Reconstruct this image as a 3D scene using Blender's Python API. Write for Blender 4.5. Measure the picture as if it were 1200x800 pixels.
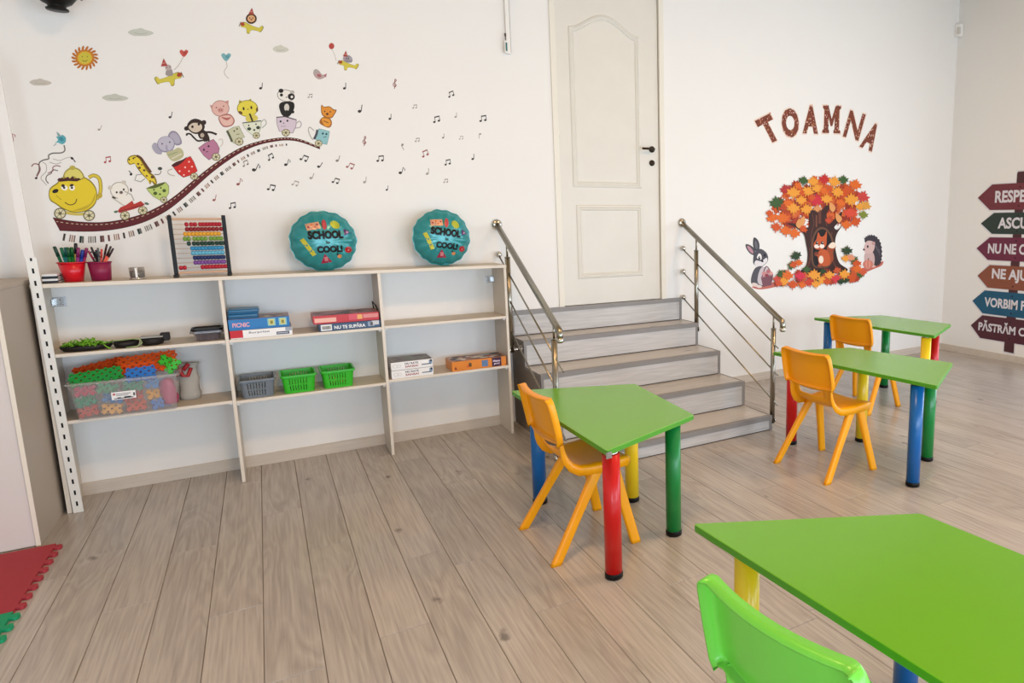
import bpy, bmesh, math, random
from mathutils import Vector, Matrix
random.seed(7)
S = bpy.context.scene
for o in list(bpy.data.objects): bpy.data.objects.remove(o)
C = S.collection
PI = math.pi

# ------------------------------------------------------------------ camera
H = 1.6
MC = ((0.84446787, 0.5355564, 0.0073047), (0.09173697, -0.13118772, -0.9871039), (-0.52769153, 0.83424764, -0.15991414))
FPX, CX, CY = 772.0, 798.0, 384.0
cd = bpy.data.cameras.new('camera'); cam = bpy.data.objects.new('camera', cd); C.objects.link(cam)
cd.sensor_width = 36; cd.lens = 36 * FPX / 1200
cd.shift_x = (600 - CX) / 1200; cd.shift_y = (CY - 400) / 1200
cd.clip_start = 0.05
rot = Matrix([(r[0], -r[1], -r[2]) for r in MC]).transposed()
cam.matrix_world = Matrix.Translation((0, 0, H)) @ rot.to_4x4()
S.camera = cam
S.view_settings.view_transform = 'Standard'
try: S.view_settings.look = 'None'
except Exception: pass
S.view_settings.gamma = 1
S.view_settings.exposure = 0.07
try: S.view_settings.use_curve_mapping = False
except Exception: pass

# ------------------------------------------------------------------ light
w = bpy.data.worlds.new('world'); S.world = w; w.use_nodes = True
bg = w.node_tree.nodes['Background']
bg.inputs['Color'].default_value = (0.80, 0.90, 1.0, 1); bg.inputs['Strength'].default_value = 0.7
def area(name, loc, rot, sx, sy, power, col):
    l = bpy.data.lights.new(name, 'AREA'); l.shape = 'RECTANGLE'; l.size = sx; l.size_y = sy
    l.energy = power; l.color = col
    o = bpy.data.objects.new(name, l); o.location = loc; o.rotation_euler = rot; C.objects.link(o)
    return o
YB, XR, XL, YF, ZC = 5.10, 7.06, -2.8, -3.0, 4.1
DAY = (0.68, 0.83, 1.0)
WINF = [(-1.9, 0.3), (1.1, 3.3), (4.1, 6.3)]          # windows behind the camera: x ranges
WINR = [(-2.2, 0.2), (0.9, 3.1)]                        # windows in the right wall: y ranges
WZ0, WZ1 = 0.35, 2.15
for a, b in WINF:
    area('window_daylight', ((a + b) / 2, YF - 0.16, (WZ0 + WZ1) / 2), (PI / 2, 0, 0), b - a - .1, WZ1 - WZ0 - .1, 112, DAY)
for a, b in WINR:
    area('window_daylight', (XR + 0.16, (a + b) / 2, (WZ0 + WZ1) / 2), (PI / 2, 0, PI / 2), b - a - .1, WZ1 - WZ0 - .1, 62, DAY)
area('added_warm_light', (0.6, 1.6, ZC - 0.09), (0, 0, 0), 0.5, 0.5, 52, (1.0, 0.60, 0.29))  # two added warm lights, there only to tint the upper walls
area('added_warm_light', (4.2, 1.6, ZC - 0.09), (0, 0, 0), 0.5, 0.5, 52, (1.0, 0.60, 0.29))

# ------------------------------------------------------------------ helpers
def ray(u, v):
    a, b, c = (u - CX) / FPX, -(v - CY) / FPX, -1.0
    d = [MC[0][i] * a + MC[1][i] * b + MC[2][i] * c for i in range(3)]
    return (d[0], -d[1], -d[2])
def hit(u, v, x=None, y=None, z=None):
    d = ray(u, v)
    t = (z - H) / d[2] if z is not None else (y / d[1] if y is not None else x / d[0])
    return Vector((d[0] * t, d[1] * t, d[2] * t + H))
def proj(X, Y, Z):
    p = (X, -Y, -(Z - H))
    v = [sum(MC[i][k] * p[k] for k in range(3)) for i in range(3)]
    return (CX + FPX * v[0] / -v[2], CY - FPX * v[1] / -v[2], -v[2])
def lin(h):
    h = h.lstrip('#'); c = [int(h[i:i + 2], 16) / 255 for i in (0, 2, 4)]
    return tuple(x / 12.92 if x <= .04045 else ((x + .055) / 1.055) ** 2.4 for x in c) + (1,)
MATS = {}
def mat(name, hexc, rough=.5, metal=0, noise=0.0, nscale=20, bump=0.0, spec=.5, trans=0, alpha=1, coat=0, ior=1.45, stretch=None):
    if name in MATS: return MATS[name]
    m = bpy.data.materials.new(name); m.use_nodes = True; MATS[name] = m
    nt = m.node_tree; b = nt.nodes['Principled BSDF']; L = nt.links.new
    col = lin(hexc)
    b.inputs['Base Color'].default_value = col
    b.inputs['Roughness'].default_value = rough; b.inputs['Metallic'].default_value = metal
    b.inputs['Specular IOR Level'].default_value = spec
    b.inputs['Transmission Weight'].default_value = trans; b.inputs['Alpha'].default_value = alpha
    b.inputs['Coat Weight'].default_value = coat; b.inputs['IOR'].default_value = ior
    m.diffuse_color = col
    if noise or bump:
        tc = nt.nodes.new('ShaderNodeTexCoord'); mp = nt.nodes.new('ShaderNodeMapping')
        L(tc.outputs['Object'], mp.inputs['Vector'])
        if stretch: mp.inputs['Scale'].default_value = stretch
        n = nt.nodes.new('ShaderNodeTexNoise'); n.inputs['Scale'].default_value = nscale; n.inputs['Detail'].default_value = 5
        L(mp.outputs['Vector'], n.inputs['Vector'])
        if noise:
            mr = nt.nodes.new('ShaderNodeMapRange'); mr.inputs['To Min'].default_value = 1 - noise; mr.inputs['To Max'].default_value = 1 + noise
            L(n.outputs['Fac'], mr.inputs['Value'])
            hs = nt.nodes.new('ShaderNodeHueSaturation'); hs.inputs['Color'].default_value = col
            L(mr.outputs['Result'], hs.inputs['Value']); L(hs.outputs['Color'], b.inputs['Base Color'])
        if bump:
            bp = nt.nodes.new('ShaderNodeBump'); bp.inputs['Strength'].default_value = bump; bp.inputs['Distance'].default_value = .002
            L(n.outputs['Fac'], bp.inputs['Height']); L(bp.outputs['Normal'], b.inputs['Normal'])
    return m
def woodmat(name, c1, c2, c3, axis='Y', rough=.38, var=.1, scale=1.0, knots=True, bump=.15):
    """pale washed oak laminate: long grain, cathedral figure, a few dark knots, per-board shift"""
    if name in MATS: return MATS[name]
    m = bpy.data.materials.new(name); m.use_nodes = True; MATS[name] = m
    nt = m.node_tree; N = nt.nodes.new; L = nt.links.new; b = nt.nodes['Principled BSDF']
    geo = N('ShaderNodeNewGeometry'); oi = N('ShaderNodeObjectInfo')
    off = N('ShaderNodeVectorMath'); off.operation = 'SCALE'; L(oi.outputs['Random'], off.inputs['Scale']); off.inputs[0].default_value = (31, 17, 23)
    add = N('ShaderNodeVectorMath'); add.operation = 'ADD'; L(geo.outputs['Position'], add.inputs[0]); L(off.outputs[0], add.inputs[1])
    def noise(sc, scale3, det=6, dist=0.0):
        mp = N('ShaderNodeMapping'); mp.inputs['Scale'].default_value = scale3; L(add.outputs[0], mp.inputs['Vector'])
        n = N('ShaderNodeTexNoise'); n.inputs['Scale'].default_value = sc * scale; n.inputs['Detail'].default_value = det; n.inputs['Distortion'].default_value = dist
        L(mp.outputs[0], n.inputs['Vector']); return n
    st = {'Y': (1, .035, 1), 'X': (.035, 1, 1), 'Z': (1, 1, .035)}[axis]
    st2 = {'Y': (1, .13, 1), 'X': (.13, 1, 1), 'Z': (1, 1, .13)}[axis]
    st3 = {'Y': (1, .5, 1), 'X': (.5, 1, 1), 'Z': (1, 1, .5)}[axis]
    n1 = noise(95, st, 6, .2); n2 = noise(6.5, st2, 3, .5); n3 = noise(1.7, st3, 2); n4 = noise(2.2, st2, 3)
    w1 = N('ShaderNodeMath'); w1.operation = 'MULTIPLY'; w1.inputs[1].default_value = 9; L(n2.outputs['Fac'], w1.inputs[0])
    w2 = N('ShaderNodeMath'); w2.operation = 'PINGPONG'; w2.inputs[1].default_value = .5; L(w1.outputs[0], w2.inputs[0])
    fm = N('ShaderNodeMapRange'); fm.inputs['From Min'].default_value = .42; fm.inputs['From Max'].default_value = .62; fm.inputs['To Min'].default_value = .06; fm.inputs['To Max'].default_value = .46
    L(n4.outputs['Fac'], fm.inputs['Value'])
    mx = N('ShaderNodeMix'); mx.data_type = 'FLOAT'; L(fm.outputs['Result'], mx.inputs['Factor'])
    L(n1.outputs['Fac'], mx.inputs['A']); L(w2.outputs[0], mx.inputs['B'])
    cr = N('ShaderNodeValToRGB'); e = cr.color_ramp.elements
    e[0].position = .02; e[0].color = lin(c2); e[1].position = .58; e[1].color = lin(c1)
    L(mx.outputs['Result'], cr.inputs['Fac'])
    # knots: sparse small dark eyes
    mpv = N('ShaderNodeMapping'); mpv.inputs['Scale'].default_value = st3; L(add.outputs[0], mpv.inputs['Vector'])
    dv = N('ShaderNodeVectorMath'); dv.operation = 'ADD'; nn = noise(14, (1, 1, 1), 2); sc = N('ShaderNodeVectorMath'); sc.operation = 'SCALE'; sc.inputs['Scale'].default_value = .05
    L(nn.outputs['Color'], sc.inputs[0]); L(mpv.outputs[0], dv.inputs[0]); L(sc.outputs[0], dv.inputs[1])
    vo = N('ShaderNodeTexVoronoi'); vo.inputs['Scale'].default_value = 4.2 * scale; L(dv.outputs[0], vo.inputs['Vector'])
    k = N('ShaderNodeValToRGB'); ke = k.color_ramp.elements
    ke[0].position = .03; ke[0].color = (1, 1, 1, 1); ke[1].position = .10; ke[1].color = (0, 0, 0, 1)
    L(vo.outputs['Distance'], k.inputs['Fac'])
    km = N('ShaderNodeMath'); km.operation = 'MULTIPLY'; L(k.outputs['Color'], km.inputs[0]); km.inputs[1].default_value = .75 if knots else 0
    m2 = N('ShaderNodeMix'); m2.data_type = 'RGBA'; L(km.outputs[0], m2.inputs['Factor']); L(cr.outputs['Color'], m2.inputs['A']); m2.inputs['B'].default_value = lin(c3)
    hs = N('ShaderNodeHueSaturation'); L(m2.outputs['Result'], hs.inputs['Color'])
    mr = N('ShaderNodeMapRange'); mr.inputs['To Min'].default_value = 1 - var; mr.inputs['To Max'].default_value = 1 + var
    L(oi.outputs['Random'], mr.inputs['Value']); L(mr.outputs['Result'], hs.inputs['Value'])
    L(hs.outputs['Color'], b.inputs['Base Color'])
    b.inputs['Roughness'].default_value = rough
    bp = N('ShaderNodeBump'); bp.inputs['Strength'].default_value = bump; bp.inputs['Distance'].default_value = .001
    L(n1.outputs['Fac'], bp.inputs['Height']); L(bp.outputs['Normal'], b.inputs['Normal'])
    m.diffuse_color = lin(c1)
    return m

def BM(): return bmesh.new()
def box(bm, x0, x1, y0, y1, z0, z1, mi=0):
    v = [bm.verts.new(p) for p in ((x0, y0, z0), (x1, y0, z0), (x1, y1, z0), (x0, y1, z0), (x0, y0, z1), (x1, y0, z1), (x1, y1, z1), (x0, y1, z1))]
    fs = []
    for f in ((0, 3, 2, 1), (4, 5, 6, 7), (0, 1, 5, 4), (1, 2, 6, 5), (2, 3, 7, 6), (3, 0, 4, 7)):
        q = bm.faces.new([v[i] for i in f]); q.material_index = mi; fs.append(q)
    return v, fs
def rbox(bm, x0, x1, y0, y1, z0, z1, r=.004, seg=2, mi=0):
    v, fs = box(bm, x0, x1, y0, y1, z0, z1, mi)
    es = list({e for f in fs for e in f.edges})
    bmesh.ops.bevel(bm, geom=es, offset=r, segments=seg, affect='EDGES', profile=.5)
def loft(bm, rings, cap=True, mi=0, closed=True, smooth=True):
    R = [[bm.verts.new(p) for p in r] for r in rings]
    n = len(R[0]); m = n if closed else n - 1
    for a, b in zip(R, R[1:]):
        for i in range(m):
            f = bm.faces.new((a[i], a[(i + 1) % n], b[(i + 1) % n], b[i])); f.material_index = mi; f.smooth = smooth
    if cap:
        for r, rev in ((R[0], True), (R[-1], False)):
            try:
                f = bm.faces.new(list(reversed(r)) if rev else r); f.material_index = mi
            except Exception: pass
    return R
def frame_of(d):
    d = d.normalized(); up = Vector((0, 0, 1)) if abs(d.z) < .95 else Vector((1, 0, 0))
    a = d.cross(up).normalized(); b = d.cross(a).normalized(); return a, b
def tube(bm, pts, r, n=12, mi=0, cap=True, radii=None):
    pts = [Vector(p) for p in pts]; rings = []
    a = b = None
    for i, p in enumerate(pts):
        d = (pts[min(i + 1, len(pts) - 1)] - pts[max(i - 1, 0)])
        if a is None: a, b = frame_of(d)
        else:
            dn = d.normalized(); a = (a - dn * a.dot(dn)).normalized(); b = dn.cross(a).normalized()
        rr = radii[i] if radii else r
        rings.append([p + a * (rr * math.cos(2 * PI * k / n)) + b * (rr * math.sin(2 * PI * k / n)) for k in range(n)])
    loft(bm, rings, cap, mi)
def lathe(bm, prof, cx, cy, n=24, mi=0, cap=True, axis='Z', base=0):
    rings = []
    for r, z in prof:
        ring = []
        for k in range(n):
            a = 2 * PI * k / n; c, s = r * math.cos(a), r * math.sin(a)
            if axis == 'Z': ring.append((cx + c, cy + s, z))
            elif axis == 'Y': ring.append((cx + c, z, cy + s))
            else: ring.append((z, cx + c, cy + s))
        rings.append(ring)
    loft(bm, rings, cap, mi)
def prism(bm, pts, z0, z1, mi=0, axis='Z', smooth=False):
    """polygon extruded along an axis; pts are the other two coordinates in order"""
    def P(a, b, c): return {'Z': (a, b, c), 'Y': (a, c, b), 'X': (c, a, b)}[axis]
    lo = [bm.verts.new(P(a, b, z0)) for a, b in pts]; hi = [bm.verts.new(P(a, b, z1)) for a, b in pts]
    n = len(pts)
    for i in range(n):
        f = bm.faces.new((lo[i], lo[(i + 1) % n], hi[(i + 1) % n], hi[i])); f.material_index = mi; f.smooth = smooth
    bm.faces.new(lo).material_index = mi; bm.faces.new(hi).material_index = mi
WLOC = {}
def obj(name, bm, mats, parent=None, label=None, smooth=None, fixn=True, **kw):
    if fixn: bmesh.ops.recalc_face_normals(bm, faces=bm.faces)
    if smooth is not None:
        for f in bm.faces: f.smooth = smooth
    base = WLOC[parent.name] if parent else Vector((0, 0, 0))
    if base.length > 0: bmesh.ops.translate(bm, verts=bm.verts, vec=-base)
    me = bpy.data.meshes.new(name); bm.to_mesh(me); bm.free()
    for m in (mats if isinstance(mats, (list, tuple)) else [mats]): me.materials.append(m)
    o = bpy.data.objects.new(name, me); C.objects.link(o)
    if parent: o.parent = parent
    WLOC[o.name] = base
    if label: o['label'] = label
    for k, v in kw.items(): o[k] = v
    return o
def solo(name, bm, mats, loc, label, cat, group=None, **kw):
    """a thing that is one mesh, origin moved to loc"""
    loc = Vector(loc); bmesh.ops.translate(bm, verts=bm.verts, vec=-loc)
    o = obj(name, bm, mats, None, label, **kw); o.location = loc; WLOC[o.name] = loc; o['category'] = cat
    if group: o['group'] = group
    return o
def thing(name, label, cat, loc, group=None):
    o = bpy.data.objects.new(name, None); C.objects.link(o); o.location = loc; o.empty_display_size = .1
    o['label'] = label; o['category'] = cat
    if group: o['group'] = group
    WLOC[o.name] = Vector(loc); return o
def copy_tree(o, parent=None):
    c = o.copy(); C.objects.link(c)
    if parent: c.parent = parent
    for ch in list(o.children): copy_tree(ch, c)
    return c
def struct(name, bm, mats, parent=None, **kw):
    o = obj(name, bm, mats, parent, **kw)
    if not parent: o['kind'] = 'structure'
    return o
def text_bm(s, size=1, extrude=0.0, offset=0.0, res=3):
    cu = bpy.data.curves.new('t', 'FONT'); cu.body = s; cu.size = size; cu.extrude = extrude; cu.offset = offset
    cu.resolution_u = res; cu.align_x = 'CENTER'; cu.align_y = 'CENTER'
    o = bpy.data.objects.new('t', cu); C.objects.link(o)
    bpy.context.view_layer.update()
    me = bpy.data.meshes.new_from_object(o.evaluated_get(bpy.context.evaluated_depsgraph_get()))
    bm = bmesh.new(); bm.from_mesh(me)
    bpy.data.objects.remove(o); bpy.data.curves.remove(cu); bpy.data.meshes.remove(me)
    return bm
def put_text(s, size, M, offset=0.0, depth=.0008, width=None, height=None):
    """text mesh placed by matrix M (local XY plane), optionally fitted to width/height"""
    bm = text_bm(s, size, depth / 2, offset)
    xs = [v.co.x for v in bm.verts]; ys = [v.co.y for v in bm.verts]
    cx, cy = (max(xs) + min(xs)) / 2, (max(ys) + min(ys)) / 2
    sx = width / (max(xs) - min(xs)) if width else 1
    sy = height / (max(ys) - min(ys)) if height else (sx if width else 1)
    for v in bm.verts: v.co = M @ Vector(((v.co.x - cx) * sx, (v.co.y - cy) * sy, v.co.z))
    return bm
def front_M(x, y, z, roll=0):      # a plane facing -Y (towards the room from the back wall)
    return Matrix.Translation((x, y, z)) @ Matrix.Rotation(PI / 2, 4, 'X') @ Matrix.Rotation(roll, 4, 'Z')

# ------------------------------------------------------------------ materials
M_wall = mat('wall_paint', '#EDEBE7', .75, noise=.012, nscale=3, bump=.05)
M_ceil = mat('ceiling_paint', '#C9AF8C', .8)
M_floor = woodmat('floor_laminate', '#BAB3AD', '#8D8680', '#5B524C', 'Y', .25, .05)
M_base = woodmat('baseboard_laminate', '#CFC5B8', '#BDB1A3', '#8A7D70', 'X', .45, .03, knots=False)
M_gap = mat('joint_shadow', '#6E645B', .8)
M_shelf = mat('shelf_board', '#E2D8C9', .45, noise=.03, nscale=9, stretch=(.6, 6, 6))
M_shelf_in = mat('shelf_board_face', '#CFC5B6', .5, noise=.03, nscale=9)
M_steel = mat('brushed_steel', '#9D978A', .26, 1)
M_steel2 = mat('polished_steel', '#C9C6BF', .12, 1)
M_black = mat('black_plastic', '#0B0B0B', .42, spec=.3)
M_white = mat('white_plastic', '#EDEBE6', .4)
# ------------------------------------------------------------------ the room
def wall_with_holes(name, u0, u1, z0, z1, holes, fn):
    """wall slab split into boxes round rectangular holes; fn maps (u0,u1,z0,z1) to a box"""
    bm = BM(); us = sorted({u0, u1, *[h[0] for h in holes], *[h[1] for h in holes]})
    for a, b in zip(us, us[1:]):
        hs = sorted([h for h in holes if h[0] <= a + 1e-6 and h[1] >= b - 1e-6], key=lambda h: h[2]); z = z0
        for h in hs:
            if h[2] > z: fn(bm, a, b, z, h[2])
            z = h[3]
        if z < z1: fn(bm, a, b, z, z1)
    return struct(name, bm, M_wall)
DX0, DX1, DZ0, DZ1 = 2.04, 3.065, 0.905, 3.60
wall_with_holes('wall_back', XL, XR, -.2, ZC, [(DX0, DX1, DZ0, DZ1)], lambda bm, a, b, c, d: box(bm, a, b, YB, YB + .2, c, d))
wall_with_holes('wall_right', YF, YB, -.2, ZC, [(a, b, WZ0, WZ1) for a, b in WINR], lambda bm, a, b, c, d: box(bm, XR, XR + .2, a, b, c, d))
wall_with_holes('wall_front', XL, XR, -.2, ZC, [(a, b, WZ0, WZ1) for a, b in WINF], lambda bm, a, b, c, d: box(bm, a, b, YF - .2, YF, c, d))
bm = BM(); box(bm, XL - .2, XL, YF, YB, -.2, ZC); struct('wall_left', bm, M_wall)
bm = BM(); box(bm, XL - .2, XR + .2, YF - .2, YB + .2, ZC, ZC + .1); struct('ceiling', bm, M_ceil)
bm = BM(); box(bm, DX0 - .1, DX1 + .1, YB + .21, YB + .24, DZ0 - .1, DZ1 + .1); struct('wall_corridor', bm, M_wall)
# windows behind and beside the camera
wn = 0
M_frame = mat('window_frame_white', '#EEEDEA', .4)
M_glass = mat('window_glass', '#F5FAFA', .03, trans=1, ior=1.02, alpha=.25)
for side, rngs in (('f', WINF), ('r', WINR)):
    for a, b in rngs:
        wn += 1; bm = BM(); t = .06
        mid = (a + b) / 2
        bars = [(a, b, WZ0, WZ0 + t), (a, b, WZ1 - t, WZ1), (a, a + t, WZ0 + t, WZ1 - t), (b - t, b, WZ0 + t, WZ1 - t), (mid - t / 2, mid + t / 2, WZ0 + t, WZ1 - t)]
        for q in bars:
            if side == 'f': box(bm, q[0], q[1], YF - .13, YF - .07, q[2], q[3])
            else: box(bm, XR + .07, XR + .13, q[0], q[1], q[2], q[3])
        f = struct('window_%d' % wn, bm, M_frame)

# floor slab and its planks
bm = BM(); box(bm, XL, XR, YF, YB, -.2, -.004)
floor = struct('floor', bm, M_gap)
PW, LP, XO = .1912, 1.61, -.8944
JO = {0: 4.10, 1: 3.437, 3: 3.147, 4: 2.551, 7: 3.216, 8: 3.03, 9: 4.058, 12: 2.322, 13: 3.4}
def seen(x0, x1, y0, y1):
    for x in (x0, (x0 + x1) / 2, x1):
        for i in range(9):
            y = y0 + (y1 - y0) * i / 8
            u, v, d = proj(x, y, 0)
            if d > .2 and -15 < u < 1215 and -15 < v < 815: return True
    return False
def plank(bm, x0, x1, y0, y1):
    g = .0005; c = .0016
    x0 += g; x1 -= g; y0 += g; y1 -= g
    lo = [bm.verts.new(p) for p in ((x0, y0, -.004), (x1, y0, -.004), (x1, y1, -.004), (x0, y1, -.004))]
    hi = [bm.verts.new(p) for p in ((x0 + c, y0 + c, 0), (x1 - c, y0 + c, 0), (x1 - c, y1 - c, 0), (x0 + c, y1 - c, 0))]
    bm.faces.new(hi)
    for i in range(4): bm.faces.new((lo[i], lo[(i + 1) % 4], hi[(i + 1) % 4], hi[i]))
rest = BM(); k = -10; npl = 0
while XO + k * PW < XR:
    x0 = XO + k * PW; x1 = min(x0 + PW, XR)
    if x1 > XL:
        x0 = max(x0, XL)
        j = JO.get(k, random.uniform(0, LP)); y = j - LP * math.ceil((j - YF) / LP)
        while y < YB:
            a, b = max(y, YF), min(y + LP, YB)
            if b - a > .01:
                if b > 0 and seen(x0, x1, a, b): 
                    bm = BM(); plank(bm, x0, x1, a, b); obj('floor_plank', bm, M_floor, floor); npl += 1
                else: plank(rest, x0, x1, a, b)
            y += LP
    k += 1
obj('floor_planks_out_of_view', rest, M_floor, floor, kind='stuff')
print('planks', npl)
# baseboards
BH = .075
def bbox(name, x0, x1, y0, y1):
    bm = BM(); box(bm, x0, x1, y0, y1, 0, BH - .006); box(bm, x0 + (.004 if x1 - x0 < .1 else 0), x1, y0 + (.004 if y1 - y0 < .1 else 0), y1, BH - .006, BH)
    return struct(name, bm, M_base)
bbox('baseboard_back_left', XL, 1.60, YB - .016, YB)
bbox('baseboard_back_right', 3.225, XR - .016, YB - .016, YB)
bbox('baseboard_right', XR - .016, XR, YF, YB)
bbox('baseboard_left', XL, XL + .016, YF, YB - .016)

# ------------------------------------------------------------------ door
M_door = mat('door_paint', '#DFDBD1', .42, noise=.045, nscale=5, bump=.12)
M_jamb = mat('door_frame_paint', '#E8E3D6', .45, noise=.02, nscale=4)
bm = BM(); FW = .045
box(bm, DX0, DX0 + FW, YB - .010, YB + .12, DZ0, DZ1); box(bm, DX1 - FW, DX1, YB - .010, YB + .12, DZ0, DZ1); box(bm, DX0 + FW, DX1 - FW, YB - .010, YB + .12, DZ1 - FW, DZ1)
door = struct('door_1', bm, M_jamb)
LX0, LX1, LZ0, LZ1 = DX0 + FW + .004, DX1 - FW - .006, DZ0 + .006, DZ1 - FW - .004
bm = BM(); box(bm, LX0, LX1, YB + .012, YB + .055, LZ0, LZ1)
leaf = obj('door_leaf', bm, M_door, door)
def ridge(bm, path, y, wd, dp):
    """closed moulding: half-round ridge along a path (x,z) on a plane y, standing dp proud"""
    n = len(path); rings = []
    for i in range(n):
        p = Vector(path[i]); a = (p - Vector(path[i - 1])).normalized(); b = (Vector(path[(i + 1) % n]) - p).normalized()
        t = (a + b).normalized(); nn = Vector((-t.y, t.x)); k = 1 / max(.5, nn.dot(Vector((-a.y, a.x))))
        rings.append([(p.x + nn.x * wd * s * k, y - h, p.y + nn.y * wd * s * k) for s, h in ((-1, -.002), (-.7, dp * .6), (-.15, dp), (.2, dp * .35), (.55, dp * .75), (1, -.002))])
    R = [[bm.verts.new(q) for q in r] for r in rings]
    for i in range(n):
        A, B = R[i], R[(i + 1) % n]
        for j in range(5): bm.faces.new((A[j], A[j + 1], B[j + 1], B[j]))
ax0, ax1, az0, az1 = 2.225, 2.815, 1.905, 3.10
arch = [(ax0, az0), (ax1, az0), (ax1, az1)]
for i in range(1, 24):
    t = i / 24; x = ax1 + (ax0 - ax1) * t
    arch.append((x, az1 + .125 * math.sin(PI * t) ** 1.7))
arch.append((ax0, az1))
bm = BM(); ridge(bm, arch, YB + .012, .026, .011); obj('arched_panel_moulding', bm, M_door, door)
bm = BM(); ridge(bm, [(2.245, 1.15), (2.82, 1.15), (2.82, 1.715), (2.245, 1.715)], YB + .012, .026, .011); obj('lower_panel_moulding', bm, M_door, door)
M_handle = mat('dark_bronze', '#3A3128', .35, .8)
hx, hz, kz = 2.945, 2.215, 2.10
bm = BM()
lathe(bm, [(.001, YB - .002), (.026, YB - .001), (.027, YB + .013)], hx, hz, 20, axis='Y')
tube(bm, [(hx, YB + .01, hz), (hx, YB - .035, hz), (hx - .012, YB - .045, hz), (hx - .12, YB - .045, hz - .002)], .0095, 10)
hd = obj('door_handle', bm, M_handle, door)
bm = BM(); lathe(bm, [(.001, YB - .001), (.024, YB), (.026, YB + .013)], hx, kz, 20, axis='Y'); box(bm, hx - .002, hx + .002, YB - .0025, YB, kz - .011, kz + .006)
obj('keyhole_rosette', bm, M_handle, door)
bm = BM(); 
for z in (1.25, 2.3, 3.3): tube(bm, [(DX0 + FW + .002, YB + .002, z - .04), (DX0 + FW + .002, YB + .002, z + .04)], .007, 8)
obj('hinge', bm, M_jamb, door)

# ------------------------------------------------------------------ staircase
M_tread = woodmat('stair_laminate', '#CCC6C0', '#A6A19B', '#5A524B', 'X', .30, .05, 1.0)
M_riser = woodmat('riser_laminate', '#C6C3C0', '#A09D9A', '#6A625B', 'X', .4, .06, 1.0)
M_nose = mat('nosing_trim', '#8A8683', .4, .0, noise=.05, nscale=30)
M_side = mat('stair_side_panel', '#857B72', .5, noise=.05, nscale=12)  # grey laminate painted darker to hold the shade on the stair side
M_dark = mat('dark_joint_bead', '#3E3934', .6)
SX0, SX1 = 1.625, 3.216
SY = [3.785, 4.13, 4.47, 4.81, 5.078]; SZ = [0, .112, .312, .508, .705, .905]
st = thing('staircase', 'wide staircase of five pale grey wood steps leading up to the white door', 'stairs', ((SX0 + SX1) / 2, 4.4, 0))
pts = [(SY[0] + .014, 0)]
for i in range(5): pts += [(SY[i] + .014, SZ[i + 1] - .014), ((SY[i + 1] if i < 4 else YB) + (.014 if i < 4 else -.002), SZ[i + 1] - .014)]
pts += [(YB - .002, 0)]
bm = BM(); prism(bm, pts, SX0 + .012, SX1 - .012, axis='X'); obj('stair_core', bm, M_side, st)
for s, (a, b) in (('l', (SX0, SX0 + .012)), ('r', (SX1 - .012, SX1))):
    bm = BM(); pp = [(p[0], p[1] + (.0 if p[1] == 0 else 0)) for p in pts]; prism(bm, pp, a, b, axis='X'); obj('side_panel', bm, M_side, st, label='grey stepped side panel, shade put into its colour' if s == 'l' else None)
for i in range(5):
    bm = BM(); box(bm, SX0 + .002, SX1 - .002, SY[i], SY[i] + .014, SZ[i] + (.0005), SZ[i + 1] - .012); obj('riser', bm, M_riser, st)
    y1 = SY[i + 1] if i < 4 else YB - .002
    bm = BM(); box(bm, SX0 + .002, SX1 - .002, SY[i] + .03, y1 - .0005, SZ[i + 1] - .013, SZ[i + 1] - .001); obj('tread', bm, M_tread, st)
    bm = BM()   # nosing profile: flat on the tread, turned down over the riser
    box(bm, SX0 - .003, SX1 + .003, SY[i] - .006, min(SY[i] + .03, YB - .001), SZ[i + 1] - .012, SZ[i + 1] + .0025); box(bm, SX0 - .003, SX1 + .003, SY[i] - .006, SY[i] - .001, SZ[i + 1] - .034, SZ[i + 1] - .012)
    obj('nosing', bm, M_nose, st)
    for xa, xb, xc, xd in ((SX0 - .003, SX0 + .020, SX0 - .003, SX0), (SX1 - .020, SX1 + .003, SX1, SX1 + .003)):   # corner trims up each end of the riser
        bm = BM(); box(bm, xa, xb, SY[i] - .003, SY[i], SZ[i] + .001, SZ[i + 1] - .034)
        box(bm, xc, xd, SY[i] - .003, SY[i] + .022, SZ[i] + .001, SZ[i + 1] - .0125); box(bm, xc, xd, SY[i] + .022, y1, SZ[i + 1] - .022, SZ[i + 1] + .002)
        obj('corner_trim', bm, M_nose, st)
    bm = BM(); box(bm, SX0 + .020, SX1 - .020, SY[i] - .0035, SY[i] - .0005, SZ[i] + .0005, SZ[i] + .0055); obj('riser_joint', bm, M_dark, st)

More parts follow.
